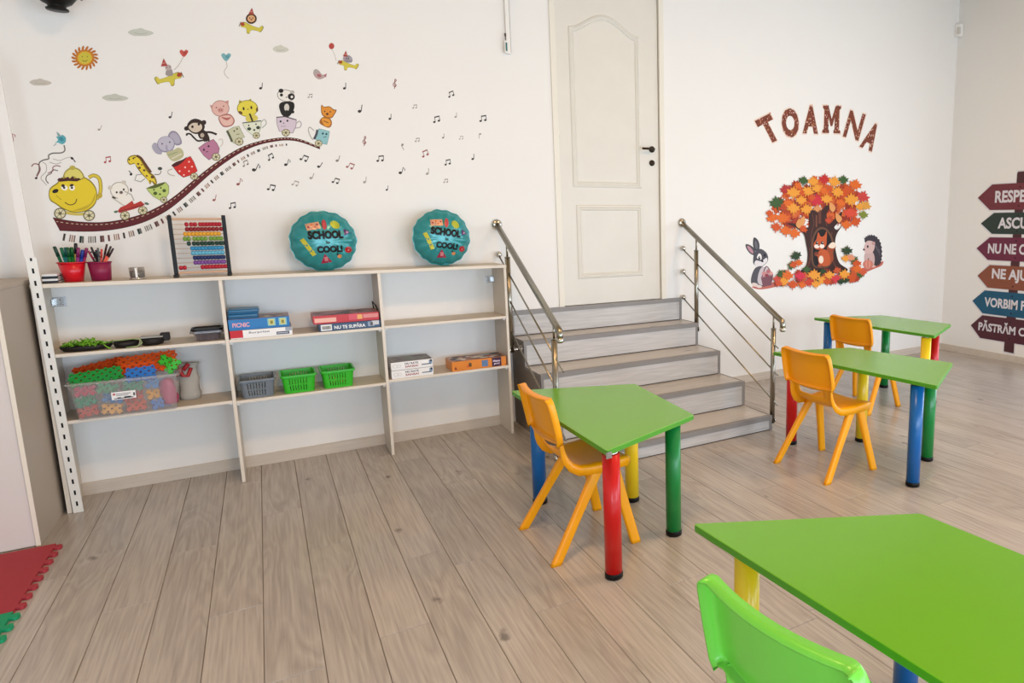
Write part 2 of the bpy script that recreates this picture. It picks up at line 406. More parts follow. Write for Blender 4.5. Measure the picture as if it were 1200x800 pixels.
# ------------------------------------------------------------------ handrails
def railing(label, xw, xe, side, ye):
    """steel rail from the back wall down to the foot of the stairs"""
    t = thing('stair_railing', label, 'railing', (xw, 4.0, 0))
    sl = .525
    def X(y): return xw + (xe - xw) * (YB - y) / (YB - 3.75)
    def P(y, z): return Vector((X(y), y, z))
    zt = 1.584; zl = lambda y, z0: z0 - sl * (YB - y)
    bm = BM(); pts = [P(YB - .004, zt), P(YB - .03, zt - .004)] 
    pts = [P(YB - .002, zt), P(ye + .06, zl(ye + .06, zt)), P(ye + .03, zl(ye + .034, zt)), P(ye + .008, zl(ye + .024, zt) - .006), P(ye, zl(ye + .02, zt) - .03), P(ye, zl(ye + .02, zt) - .062)]
    tube(bm, pts, .0215, 16, cap=True); obj('handrail', bm, M_steel, t)
    bm = BM(); q = P(ye, zl(ye + .02, zt) - .062)
    lathe(bm, [(.0235, q.z + .012), (.0235, q.z - .012), (.018, q.z - .02), (.001, q.z - .022)], q.x, q.y, 16); obj('end_cap', bm, M_steel2, t)
    bm = BM(); lathe(bm, [(.001, YB - .022), (.026, YB - .022), (.034, YB - .016), (.042, YB - .006), (.043, YB - .001)], X(YB), zt, 24, axis='Y'); obj('wall_flange', bm, M_steel2, t)
    for z0 in (1.355, 1.145, .909):
        bm = BM(); e = 3.745 if side > 0 else 3.80
        tube(bm, [P(YB - .002, z0), P(e, zl(e, z0))], .0062, 10); obj('rail_bar', bm, M_steel, t)
        bm = BM(); lathe(bm, [(.004, YB - .045), (.014, YB - .042), (.022, YB - .03), (.025, YB - .016), (.021, YB - .004), (.016, YB - .001)], X(YB), z0, 18, axis='Y'); obj('wall_boss', bm, M_steel2, t)
    for y, zb in ((4.865, .62), (ye + .105, .045)):
        zt2 = zl(y, zt) - .02
        bm = BM(); x = X(y)
        tube(bm, [(x, y, zb), (x, y, zt2 - .10)], .0195, 16)
        tube(bm, [(x, y, zt2 - .10), (x, y, zt2 - .094)], .0205, 16)
        tube(bm, [(x, y, zt2 - .094), (x, y, zt2 + .004)], .0075, 10); obj('post', bm, M_steel, t)
        xf = SX0 if side < 0 else SX1 + .003
        bm = BM(); s = 1 if side < 0 else -1
        g = xf - x
        tube(bm, [(x, y, zb + .02), (xf - .002 * s, y, zb + .02)], .011, 10)
        lathe(bm, [(.001, x - .03 * s), (.017, x - .028 * s), (.021, x - .02 * s), (.021, x - .012 * s)], y, zb + .02, 16, axis='X')
        if abs(g) > .04: lathe(bm, [(.03, xf - .001 * s), (.03, xf - .007 * s), (.012, xf - .012 * s)], y, zb + .02, 16, axis='X')
        obj('side_mount', bm, M_steel2, t)
    return t
railing('steel handrail with three thin bars on the left side of the stairs, by the shelf', 1.552, 1.530, -1, 3.84)
railing('steel handrail with three bars on the right of the stairs, by the bunny sticker', 3.243, 3.240, 1, 3.70)

# ------------------------------------------------------------------ tables
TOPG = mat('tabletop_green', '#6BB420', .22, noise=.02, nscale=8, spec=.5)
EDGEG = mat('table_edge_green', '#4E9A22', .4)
LC = {'red': '#C8100F', 'green': '#13823A', 'blue': '#0A5FA3', 'yellow': '#F5CC1C'}
LM = {k: mat('table_leg_' + k, v, .28, spec=.45, coat=.12) for k, v in LC.items()}
def table(corners, zt, legs, label, fitting=False):
    cx = sum(c[0] for c in corners) / 4; cy = sum(c[1] for c in corners) / 4
    t = thing('trapezoid_table', label, 'table', (cx, cy, 0), 'green trapezoid classroom tables')
    th = .024; bm = BM(); prism(bm, corners, zt - th, zt)
    vs = [e for e in bm.edges if abs(e.verts[0].co.z - e.verts[1].co.z) > .01]
    bmesh.ops.bevel(bm, geom=vs, offset=.014, segments=4, affect='EDGES', profile=.5)
    bmesh.ops.recalc_face_normals(bm, faces=bm.faces)
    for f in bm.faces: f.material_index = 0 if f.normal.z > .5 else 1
    e2 = [e for e in bm.edges if len(e.link_faces) == 2 and abs(e.link_faces[0].normal.z - e.link_faces[1].normal.z) > .5]
    bmesh.ops.bevel(bm, geom=e2, offset=.002, segments=2, affect='EDGES', profile=.5)
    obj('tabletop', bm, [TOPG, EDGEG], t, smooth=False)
    for x, y, c in legs:
        bm = BM(); r = .0395
        lathe(bm, [(r, .028), (r, zt - th - .012)], x, y, 28, cap=True)
        lg = obj('leg', bm, LM[c], t, label='round %s leg' % c)
        bm = BM(); lathe(bm, [(r - .004, 0), (r + .002, .004), (r + .002, .024), (r + .0005, .029)], x, y, 28); obj('foot_cap', bm, M_black, lg)
        bm = BM(); lathe(bm, [(r - .010, zt - th - .012), (r - .006, zt - th - .011), (r - .006, zt - th - .0005)], x, y, 28); obj('top_plate', bm, M_steel2, lg)
    if fitting:
        bm = BM(); x, y = corners[3]
        box(bm, x - .004, x + .022, y - .003, y + .004, zt - th - .012, zt - .006); obj('corner_fitting', bm, M_steel2, t, label='worn metal bracket at the table corner')
    return t
k = .995
table([(1.165, 3.712), (1.848, 3.452), (1.789, 2.706), (1.180, 2.470)], .625, [(1.225, 2.525, 'red'), (1.672, 2.728, 'green'), (1.23, 3.48, 'blue'), (1.69, 3.215, 'yellow')],
      'green trapezoid table with red, blue, green and yellow legs standing before the stairs', True)
table([(3.048, 3.589), (3.625, 3.39), (3.783, 2.632), (3.178, 2.30)], .665, [(3.222, 2.468, 'blue'), (3.658, 2.70, 'green'), (3.125, 3.455, 'red'), (3.585, 3.215, 'yellow')],
      'green trapezoid table right of the stairs with a blue leg nearest the camera')
table([(4.31, 4.49), (4.95, 4.24), (5.005, 3.52), (4.40, 3.235)], .70, [(4.37, 4.36, 'blue'), (4.965, 4.19, 'green'), (4.445, 3.345, 'yellow'), (4.86, 3.57, 'red')],
      'farthest green trapezoid table, standing nearest the room corner')
table([(1.081, 1.647), (1.747, 1.30), (1.787, .55), (1.13, .41)], .65, [(1.185, 1.50, 'yellow'), (1.66, 1.26, 'blue'), (1.69, .72, 'green'), (1.21, .54, 'red')],
      'bright green trapezoid table in the foreground, cut off by the frame')

# ------------------------------------------------------------------ chairs
def rrect_ring(cx, cy, z, a, b, ang=0, n=4, r=.35):
    out = []
    rr = min(a, b) * r * 2
    for qx, qy, a0 in ((1, 1, 0), (-1, 1, 90), (-1, -1, 180), (1, -1, 270)):
        for i in range(n):
            t = math.radians(a0 + 90 * i / (n - 1)); x = qx * (a - rr) + rr * math.cos(t); y = qy * (b - rr) + rr * math.sin(t)
            out.append((cx + x, cy + y, z))
    return out
PROF = [(.232, .410, .172), (.226, .434, .184), (.205, .448, .194), (.13, .446, .196), (.06, .440, .192), (0, .438, .184), (-.045, .442, .180), (-.075, .458, .176), (-.095, .485, .172), (-.107, .512, .170), (-.113, .532, .170), (-.119, .556, .171), (-.126, .578, .174)]
BPROF = [(-.128, .570, .190), (-.131, .590, .199), (-.137, .63, .202), (-.147, .68, .202), (-.157, .73, .200), (-.166, .77, .197), (-.171, .788, .192), (-.173, .797, .183)]
TT = [-1, -.93, -.8, -.62, -.48, -.3, -.1, .1, .3, .48, .62, .8, .93, 1]
def shell(bm, prof, hole=None, flange=.045, fl_top=False, curve=.0):
    n = len(prof); G = []
    for i, (x, z, w) in enumerate(prof):
        a = Vector(prof[max(i - 1, 0)][:2]); b = Vector(prof[min(i + 1, n - 1)][:2]); t = (b - a).normalized()
        nb = Vector((-t.y, t.x))         # pointing down / rearwards
        if nb.y > 0 or (abs(nb.y) < .5 and nb.x > 0): nb = -nb
        row = []
        cv = .012 if z < .46 else .026
        k = min(1, max(0, (z - .44) / .12)); cv = .012 + .014 * k
        fl = flange(i) if callable(flange) else flange
        for tt in TT:
            d = cv * (1 - tt * tt)
            edge = .006 if abs(tt) > .95 else 0
            row.append(Vector((x + nb.x * (d + edge), w * tt, z + nb.y * (d + edge))))
        row = [Vector((x + nb.x * (fl), -w - .006, z + nb.y * fl)), Vector((x + nb.x * .012, -w - .004, z + nb.y * .012))] + row + [Vector((x + nb.x * .012, w + .004, z + nb.y * .012)), Vector((x + nb.x * fl, w + .006, z + nb.y * fl))]
        G.append(row)
    if fl_top:
        last = G[-1]; extra = []
        for j, p in enumerate(last): extra.append(p + Vector((-.030, 0, -.006)))
        extra[0] = last[0].copy(); extra[-1] = last[-1].copy()
        extra[0].x -= .001; extra[-1].x -= .001
        G.append(extra)
        bot = [p + Vector((-.024, 0, .004)) for p in G[0]]
        for j in (0, -1): bot[j] = G[0][j] + Vector((0, 0, -.002))
        for j in (1, -2): bot[j] = G[0][j] + Vector((-.012, 0, 0))
        G.insert(0, bot)
    V = [[bm.verts.new(p) for p in r] for r in G]
    for i in range(len(V) - 1):
        for j in range(len(V[0]) - 1):
            if hole and hole(i, j): continue
            f = bm.faces.new((V[i][j], V[i][j + 1], V[i + 1][j + 1], V[i + 1][j])); f.smooth = True
def make_chair(colour, cm, label, loc, rz, first):
    t = thing('moulded_chair', label, 'chair', (0, 0, 0), None)
    bm = BM()
    # j runs 0..17 (2 flange + 14 + 2); hole in rows 10 between y fractions
    shell(bm, PROF, hole=lambda i, j: i in (9, 10) and 5 <= j <= 11, flange=lambda i: .046 if i < 7 else .046 - .004 * (i - 6))
    s = obj('seat', bm, cm, t); md = s.modifiers.new('thickness', 'SOLIDIFY'); md.thickness = .006; md.offset = 0
    bm = BM(); shell(bm, BPROF, flange=.038, fl_top=True)
    b = obj('backrest', bm, cm, t); md = b.modifiers.new('thickness', 'SOLIDIFY'); md.thickness = .0055; md.offset = 0
    for sx in (-1, 1):
        for sy in (-1, 1):
            bm = BM()
            x0, x1 = (.055, -.205) if sx < 0 else (.125, .222)
            rings = []
            for q in (0, .04, .5, .93, 1):
                x = x1 + (x0 - x1) * q; y = sy * (.226 - .052 * q); z = .425 * q
                wx, wy = (.0265, .015) if q < .6 else (.031, .018)
                rings.append(rrect_ring(x, y, z, wx, wy))
            loft(bm, rings, True); obj('leg', bm, cm, t, smooth=True)
    bm = BM()
    for sy in (-1, 1): rbox(bm, .02, .165, sy * .174 - .014, sy * .174 + .014, .395, .428, .004)
    box(bm, .06, .075, -.17, .17, .405, .425); box(bm, .12, .135, -.17, .17, .405, .425); obj('leg_bracket', bm, cm, t)
    bm = BM()
    for sy in (-1, 1): lathe(bm, [(.010, sy * .190), (.010, sy * .195), (.004, sy * .197)], .055, .41, 12, axis='Y')
    obj('bolt', bm, M_steel2, t)
    t.location = loc; t.rotation_euler = (0, 0, rz); return t
M_orange = mat('chair_orange_plastic', '#F7A404', .33, spec=.5, noise=.015, nscale=40, bump=.03)
M_lime = mat('chair_lime_plastic', '#78DA4C', .3, spec=.5, noise=.015, nscale=40, bump=.03)
G = 'yellow-orange moulded chairs'
ch = make_chair('orange', M_orange, 'yellow-orange plastic chair pushed under the table before the stairs', (1.245, 2.99, 0), 0, True); ch['group'] = G
c2 = copy_tree(ch); c2.location = (3.0, 3.0, 0); c2.rotation_euler.z = math.radians(2); c2['label'] = 'yellow-orange plastic chair beside the lower end of the right handrail'
c3 = copy_tree(ch); c3.location = (4.31, 3.88, 0); c3.rotation_euler.z = math.radians(6); c3['label'] = 'farthest yellow-orange plastic chair, at the table nearest the room corner'
make_chair('lime', M_lime, 'lime green plastic chair in the foreground at the bottom edge', (.978, .925, 0), math.radians(6.5), True).scale = (1.05, 1.05, 1.05)
# ------------------------------------------------------------------ shelf unit
sh = thing('wall_shelf', 'long low cream open shelf unit with three bays against the back wall', 'shelf', (.25, 4.95, 0))
YS0 = 4.80; SB = YB - .0165
PX = [(-1.054, -1.034), (-.232, -.214), (.642, .660), (1.497, 1.515)]
ST = 1.292
def sboard(name, x0, x1, y0, y1, z0, z1):
    bm = BM(); rbox(bm, x0, x1, y0, y1, z0, z1, .0015, 1)
    for f in bm.faces:
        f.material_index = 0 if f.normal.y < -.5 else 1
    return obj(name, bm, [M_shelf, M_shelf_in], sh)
sboard('top_board', PX[0][0] - .002, PX[3][1] + .002, YS0, YB - .002, ST - .022, ST)
for i, (a, b) in enumerate(PX):
    bm = BM()
    prof = [(YS0 + (.006 if i == 3 else .002), 0.001), (YS0 + .002, ST - .0225), (YB - .002, ST - .0225), (YB - .002, BH + .001), (SB - .001, BH + .001), (SB - .001, .001)]
    prism(bm, prof, a, b, axis='X'); bmesh.ops.recalc_face_normals(bm, faces=bm.faces)
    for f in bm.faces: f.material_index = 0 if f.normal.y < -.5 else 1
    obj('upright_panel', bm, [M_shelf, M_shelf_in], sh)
LV = {0: (.907, .530), 1: (.907, .523), 2: (.912, .537)}
for i in range(3):
    for z in LV[i]: sboard('shelf_board', PX[i][1] + .0005, PX[i + 1][0] - .0005, YS0 + .003, YB - .003, z - .019, z)
bm = BM(); box(bm, -.2, .63, YS0 + .001, YS0 + .003, .878, .886); box(bm, -.2, .63, YS0 + .001, YS0 + .003, .495, .502)
bm.free()
M_zinc = mat('zinc_bracket', '#BFC1C2', .25, .9, noise=.2, nscale=60)
def bracket(x, s):
    bm = BM(); box(bm, x, x + s * .055, YB - .004, YB - .001, 1.14, 1.195); box(bm, x, x + s * .003, YB - .05, YB - .004, 1.15, 1.185)
    for zz in (1.155, 1.18): lathe(bm, [(.001, YB - .007), (.006, YB - .006), (.007, YB - .004)], x + s * .035, zz, 10, axis='Y')
    obj('corner_bracket', bm, M_zinc, sh, label='shiny zinc corner bracket')
bracket(PX[0][1] + .002, 1); bracket(PX[3][0] - .002, -1)
bm = BM()
for i in range(3):
    for z in LV[i]:
        for x, s in ((PX[i][1] + .001, 1), (PX[i + 1][0] - .001, -1)):
            box(bm, min(x, x + s * .016), max(x, x + s * .016), YS0 + .02, YS0 + .036, z - .032, z - .0195)
obj('shelf_pin', bm, M_white, sh)
# slotted steel strip standing at the left end
M_strip = mat('slotted_strip_paint', '#E9E7E0', .4, .1)
bm = BM(); x0, x1, y = -1.030, -.988, 4.788; zz = .002
ZS = 1.435
box(bm, x0, x0 + .0165, y, y + .002, zz, ZS); box(bm, x1 - .0165, x1, y, y + .002, zz, ZS)
z = zz; sl = .027; pit = .0655
while z < ZS:
    box(bm, x0 + .0165, x1 - .0165, y, y + .002, z, min(z + pit - sl, ZS)); z += pit
box(bm, x0 - .001, x0 + .0015, y + .002, y + .009, zz, ZS); box(bm, x1 - .0015, x1 + .001, y + .002, y + .009, zz, ZS)
for v in bm.verts: v.co.x += .004 - .0175 * v.co.z
strip = solo('slotted_upright', bm, M_strip, (-1.04, y, 0), 'white slotted steel upright standing at the left end of the shelf', 'upright')
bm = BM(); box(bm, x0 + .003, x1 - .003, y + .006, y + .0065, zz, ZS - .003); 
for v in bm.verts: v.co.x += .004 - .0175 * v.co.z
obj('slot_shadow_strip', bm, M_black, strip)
bm = BM(); box(bm, x0 - .004, x1 - .006, y, y + .012, ZS + .0005, 2.45)
for v in bm.verts: v.co.x += .004 - .0175 * v.co.z
solo('plain_upright', bm, M_wall, (-1.04, y, ZS), 'plain white upright rising above the slotted one at the left edge', 'upright')

# ------------------------------------------------------------------ cabinet at the far left
cb = thing('storage_cabinet', 'low beige laminate cabinet at the left edge beside the shelf', 'cabinet', (-1.6, 4.7, 0))
M_cab = mat('cabinet_laminate', '#B5AA9D', .5, noise=.02, nscale=6)
M_cabf = mat('cabinet_front', '#D9CFCB', .45, noise=.02, nscale=6)
M_cabe = mat('cabinet_edge', '#E8DECF', .45)
CXR, CY0, CY1, CZ = -1.077, 4.375, 5.06, 1.315
bm = BM(); box(bm, CXR - .018, CXR, CY0 + .002, CY1, .001, CZ - .02); obj('side_panel', bm, M_cab, cb)
bm = BM(); box(bm, CXR - .018, CXR, CY0, CY0 + .002, .001, CZ - .02); obj('edge_banding', bm, M_cabe, cb)
bm = BM(); box(bm, -2.2, -2.182, CY0, CY1, .001, CZ - .02); obj('side_panel', bm, M_cab, cb)
bm = BM(); rbox(bm, -2.205, CXR + .004, CY0 - .006, CY1 + .01, CZ - .02, CZ, .002, 1); obj('top_board', bm, M_cab, cb)
bm = BM(); box(bm, -2.182, CXR - .018, CY1 - .01, CY1, .001, CZ - .02); obj('back_panel', bm, M_cab, cb)
for a, b in ((-2.18, -1.64), (-1.636, CXR - .019)):
    bm = BM(); rbox(bm, a, b, CY0 + .006, CY0 + .022, .004, CZ - .024, .0015, 1); d = obj('door', bm, M_cabf, cb)
    bm = BM(); hx2 = b - .05 if a < -2 else a + .05; tube(bm, [(hx2, CY0 + .008, .60), (hx2, CY0 - .018, .61), (hx2, CY0 - .018, .70), (hx2, CY0 + .008, .71)], .004, 8); obj('handle', bm, M_steel, d)
bm = BM(); box(bm, -1.163, -1.160, CY0 + .0055, CY0 + .0065, .03, .042); bm.free()

# ------------------------------------------------------------------ foam mats
def puzzle(x0, x1, y0, y1, edges, hexc, name, label):
    """interlocking foam tile: toothed outline on the given edges"""
    m = mat(name, hexc, .75, noise=.03, nscale=60, bump=.4)
    tn = .085; d = .030
    def side(a, b, on, flip):
        a = Vector(a); b = Vector(b); L_ = (b - a).length; t = (b - a) / L_; nn = Vector((t.y, -t.x))
        if not on: return [tuple(a)]
        out = [tuple(a)]; n = max(2, int(round(L_ / tn))); s = L_ / n
        for i in range(n):
            c = (i + .5) * s
            if flip: base, amp = 0, -d
            else: base, amp = 0, d
            for u, h in ((-.17, 0), (-.26, .55), (-.22, .9), (-.1, 1), (.1, 1), (.22, .9), (.26, .55), (.17, 0)):
                out.append(tuple(a + t * (c + u * s) + nn * (amp * h)))
        return out
    P = side((x0, y0), (x1, y0), edges[0], edges[0] == 2) + side((x1, y0), (x1, y1), edges[1], edges[1] == 2) + side((x1, y1), (x0, y1), edges[2], edges[2] == 2) + side((x0, y1), (x0, y0), edges[3], edges[3] == 2)
    bm = BM(); prism(bm, P, .0005, .013)
    return solo('foam_mat', bm, m, ((x0 + x1) / 2, (y0 + y1) / 2, 0), label, 'mat', 'foam puzzle mat tiles')
puzzle(-1.70, -1.012, 3.635, 4.335, (0, 1, 0, 0), '#A83340', 'foam_red', 'red foam puzzle mat tile lying in front of the beige cabinet')
puzzle(-1.70, -1.012, 2.92, 3.632, (0, 1, 0, 0), '#0E9A6A', 'foam_green', 'green foam puzzle mat tile at the left edge, next to the red tile')

# ------------------------------------------------------------------ boxes and games on the shelf
def gamebox(name, x0, x1, y0, y1, z0, z1, cols, label, cat='game box', group=None, rot=0, lidgap=True):
    """lidded carton; cols = (side, top). Returns the thing; front panel prints are added as parts"""
    ms, mt = cols
    t = thing(name, label, cat, ((x0 + x1) / 2, (y0 + y1) / 2, z0), group)
    h = z1 - z0
    bm = BM(); rbox(bm, x0 + .0015, x1 - .0015, y0 + .0015, y1 - .0015, z0, z1 - h * .25, .0012, 1); obj('tray', bm, ms, t)
    bm = BM(); rbox(bm, x0, x1, y0, y1, z0 + h * .12, z1, .0015, 1)
    for f in bm.faces: f.material_index = 1 if f.normal.z > .5 else 0
    obj('lid', bm, [ms, mt], t)
    return t
def label_rect(t, x0, x1, z0, z1, y, hexc, nm='printed_panel'):
    bm = BM(); box(bm, x0, x1, y - .0006, y - .0001, z0, z1); return obj(nm, bm, mat('print_' + hexc, hexc, .5), t)
def top_art(t, x0, x1, y0, y1, z, cols, n, seed):
    """printed cover picture: flat irregular patches"""
    rnd = random.Random(seed); bm = BM()
    for i in range(n):
        cx, cy = rnd.uniform(x0, x1), rnd.uniform(y0, y1); r = rnd.uniform(.015, .045); k = rnd.randint(5, 8)
        vs = []
        for j in range(k):
            a = 2 * PI * j / k; rr = r * rnd.uniform(.6, 1.2)
            vs.append(bm.verts.new((min(max(cx + rr * math.cos(a), x0), x1), min(max(cy + rr * .8 * math.sin(a), y0), y1), z + .0002 + .00008 * i)))
        try: bm.faces.new(vs).material_index = i % len(cols)
        except Exception: pass
    o = obj('cover_print', bm, [mat('print_' + c, c, .4) for c in cols], t, fixn=False)
    for p in o.data.polygons:
        if p.normal.z < 0: p.flip()
    return o
def lettering(t, s, x, y, z, wd, ht, hexc, off=.02, nm='lettering', roll=0):
    bm = put_text(s, 1, front_M(x, y, z, roll), off, .0006, wd, ht)
    return obj(nm, bm, mat('print_' + hexc, hexc, .5), t)
Z2 = LV[1][0] + .0005
# white and red game box, blue one on it, small cases on top
yb0 = 4.806
t = gamebox('game_box', -.206, .122, yb0, 5.03, Z2, Z2 + .052, (mat('carton_white', '#F2F0EE', .35), mat('carton_grey', '#8D8A88', .4)), 'white game box with a red left end, under the blue box')
label_rect(t, -.206, -.140, Z2 + .006, Z2 + .051, yb0, '#C8202C'); label_rect(t, .035, .105, Z2 + .008, Z2 + .026, yb0, '#4B5568'); label_rect(t, .085, .120, Z2 + .028, Z2 + .050, yb0, '#9DA7B5')
lettering(t, 'Surprize', -.055, yb0 - .0002, Z2 + .032, .11, .016, '#6E6F74')
label_rect(t, .04, .098, Z2 + .0155, Z2 + .0185, yb0 - .0006, '#E8E8EE')
z = Z2 + .0525
t = gamebox('game_box', -.209, .112, yb0 + .002, 5.02, z, z + .068, (mat('carton_blue', '#0F74B8', .35), mat('carton_cover', '#8F6F72', .35)), 'bright blue game box lying on the white and red box')
for a in (-.006, .054): 
    label_rect(t, a, a + .042, z + .014, z + .060, yb0 + .002, '#8FC9C4'); label_rect(t, a + .008, a + .034, z + .019, z + .055, yb0 + .0014, '#D9CF7E'); label_rect(t, a + .014, a + .028, z + .026, z + .046, yb0 + .0008, '#8E8A3C')
lettering(t, 'PICNIC', -.145, yb0 + .0018, z + .032, .088, .028, '#E9A7B5', .03)
top_art(t, -.03, .10, yb0 + .02, 5.0, z + .068, ['#B7A0A0', '#6D4B50', '#C9C3A8', '#7A5560'], 16, 3)
z3 = z + .0685
M_case = mat('case_blue', '#2C6E9C', .35); M_cased = mat('case_dark', '#10303F', .4)
def case(x0, x1, y0, y1, z0, lab):
    t = thing('pencil_case', lab, 'case', ((x0 + x1) / 2, (y0 + y1) / 2, z0), 'blue cases on the blue box')
    bm = BM(); rbox(bm, x0, x1, y0, y1, z0, z0 + .028, .008, 3); obj('case_body', bm, M_case, t, smooth=True)
    bm = BM(); rbox(bm, x0 - .002, x1 + .002, y0 - .002, y1 + .002, z0 + .011, z0 + .0145, .0015, 1); obj('zip_rim', bm, M_cased, t)
    return t
case(-.208, -.050, 4.812, 4.97, z3, 'blue flat pencil case, the lower one on the blue game box')
case(-.206, -.046, 4.816, 4.98, z3 + .0285, 'blue flat pencil case, the topmost on the blue game box')
# red box on dark blue box
t = gamebox('game_box', .272, .636, yb0, 5.03, Z2, Z2 + .050, (mat('carton_navy', '#34506F', .35), mat('carton_navy2', '#2B3F5C', .4)), 'dark blue game box reading NU TE SUPĂRA, under the red box')
label_rect(t, .282, .345, Z2 + .006, Z2 + .045, yb0, '#EFEFEC')
bmx = BM(); rr = random.Random(5); xx = .290
while xx < .338:
    wv = rr.choice((.0015, .0025, .0035)); box(bmx, xx, xx + wv, yb0 - .0012, yb0 - .0008, Z2 + .014, Z2 + .036); xx += wv + .002
obj('barcode', bmx, M_black, t)
lettering(t, 'NU TE SUPĂRA', .452, yb0 - .0002, Z2 + .026, .185, .030, '#F0EFEF', .03)
label_rect(t, .56, .60, Z2 + .012, Z2 + .044, yb0, '#8FA0B8'); label_rect(t, .585, .628, Z2 + .020, Z2 + .048, yb0 - .0006, '#C9CBD0'); label_rect(t, .575, .590, Z2 + .018, Z2 + .04, yb0 - .001, '#5A4E45')
z = Z2 + .0505
t = gamebox('game_box', .242, .632, yb0 + .004, 5.04, z, z + .055, (mat('carton_red', '#C63038', .35), mat('carton_cover2', '#9A5A58', .35)), 'red game box lying on the dark blue box')
label_rect(t, .25, .375, z + .010, z + .038, yb0 + .004, '#F0B9A9'); label_rect(t, .45, .50, z + .014, z + .050, yb0 + .004, '#D9586A'); label_rect(t, .50, .53, z + .016, z + .046, yb0 + .0034, '#EDB06B'); label_rect(t, .535, .628, z + .020, z + .045, yb0 + .004, '#DE8F8B')
top_art(t, .25, .625, yb0 + .01, 5.03, z + .055, ['#3D3A3C', '#A88783', '#55504E', '#8F3B40', '#6E6B68'], 26, 9)
bm = BM(); tube(bm, [(.627, 5.0, z + .056), (.622, 5.0, z + .105), (.632, 4.93, z + .085), (.636, 4.88, z + .058)], .004, 8)
solo('black_strap', bm, M_black, (.63, 4.95, z + .056), 'short black cord loop standing up behind the red game box', 'cord')
# two white boxes
Z3 = LV[2][1] + .0005
for i in range(2):
    z = Z3 + i * .0585
    t = gamebox('game_box', .681, .957, yb0, 5.02, z, z + .058, (mat('carton_white', '#F2F0EE', .35), mat('carton_grey2', '#7E7674', .4)), ('lower' if i == 0 else 'upper') + ' white game box of the pair in the right bay', group='white game boxes')
    bm = BM()
    for ex, ez, er in ((.708, z + .03, .014), (.733, z + .03, .012)):
        tube(bm, [(ex + er * math.cos(a * PI / 8), yb0 - .0006, ez + er * .8 * math.sin(a * PI / 8)) for a in range(17)], .0012, 4)
    obj('line_drawing', bm, mat('print_#C6CBC6', '#C6CBC6', .5), t)
    lettering(t, 'NU RATE', .815, yb0 - .0002, z + .041, .088, .014, '#5F5358', .03); lettering(t, 'SANSA!', .815, yb0 - .0002, z + .021, .088, .015, '#A04A50', .03)
    label_rect(t, .88, .945, z + .020, z + .027, yb0, '#5B6C78'); label_rect(t, .93, .952, z + .024, z + .050, yb0, '#8AA3BE'); label_rect(t, .938, .950, z + .038, z + .052, yb0 - .0006, '#14181E')
    if i: top_art(t, .69, .95, yb0 + .01, 5.01, z + .058, ['#938C86', '#6B6460', '#7D8A7E', '#A29792', '#5E504E'], 26, 21)
# orange box
t = gamebox('game_box', 1.085, 1.482, yb0, 5.0, Z3, Z3 + .072, (mat('carton_orange', '#E0852A', .35), mat('carton_cover3', '#B37A55', .35)), 'orange game box at the right end of the lowest shelf')
label_rect(t, 1.30, 1.345, Z3 + .012, Z3 + .060, yb0, '#5F7BA0'); label_rect(t, 1.375, 1.445, Z3 + .004, Z3 + .070, yb0, '#3F1838')
lettering(t, 'Memo', 1.41, yb0 - .0008, Z3 + .045, .052, .016, '#E9D9EC', .04); lettering(t, 'JOC', 1.41, yb0 - .0008, Z3 + .022, .046, .014, '#E9D9EC', .04)
label_rect(t, 1.205, 1.225, Z3 + .024, Z3 + .052, yb0, '#5E4A20'); label_rect(t, 1.19, 1.21, Z3 + .018, Z3 + .040, yb0, '#D9692A')
bm = BM(); prism(bm, [(1.10, Z3 + .014), (1.122, Z3 + .014), (1.111, Z3 + .036)], yb0 - .0006, yb0 - .0001, axis='Y'); obj('printed_triangle', bm, mat('print_#8A3A1C', '#8A3A1C', .5), t)
top_art(t, 1.095, 1.475, yb0 + .01, 4.99, Z3 + .072, ['#D9C9B8', '#3B3A44', '#B5602B', '#7C6C70', '#E3E0DE', '#4A3730', '#8FA0A8'], 40, 33)

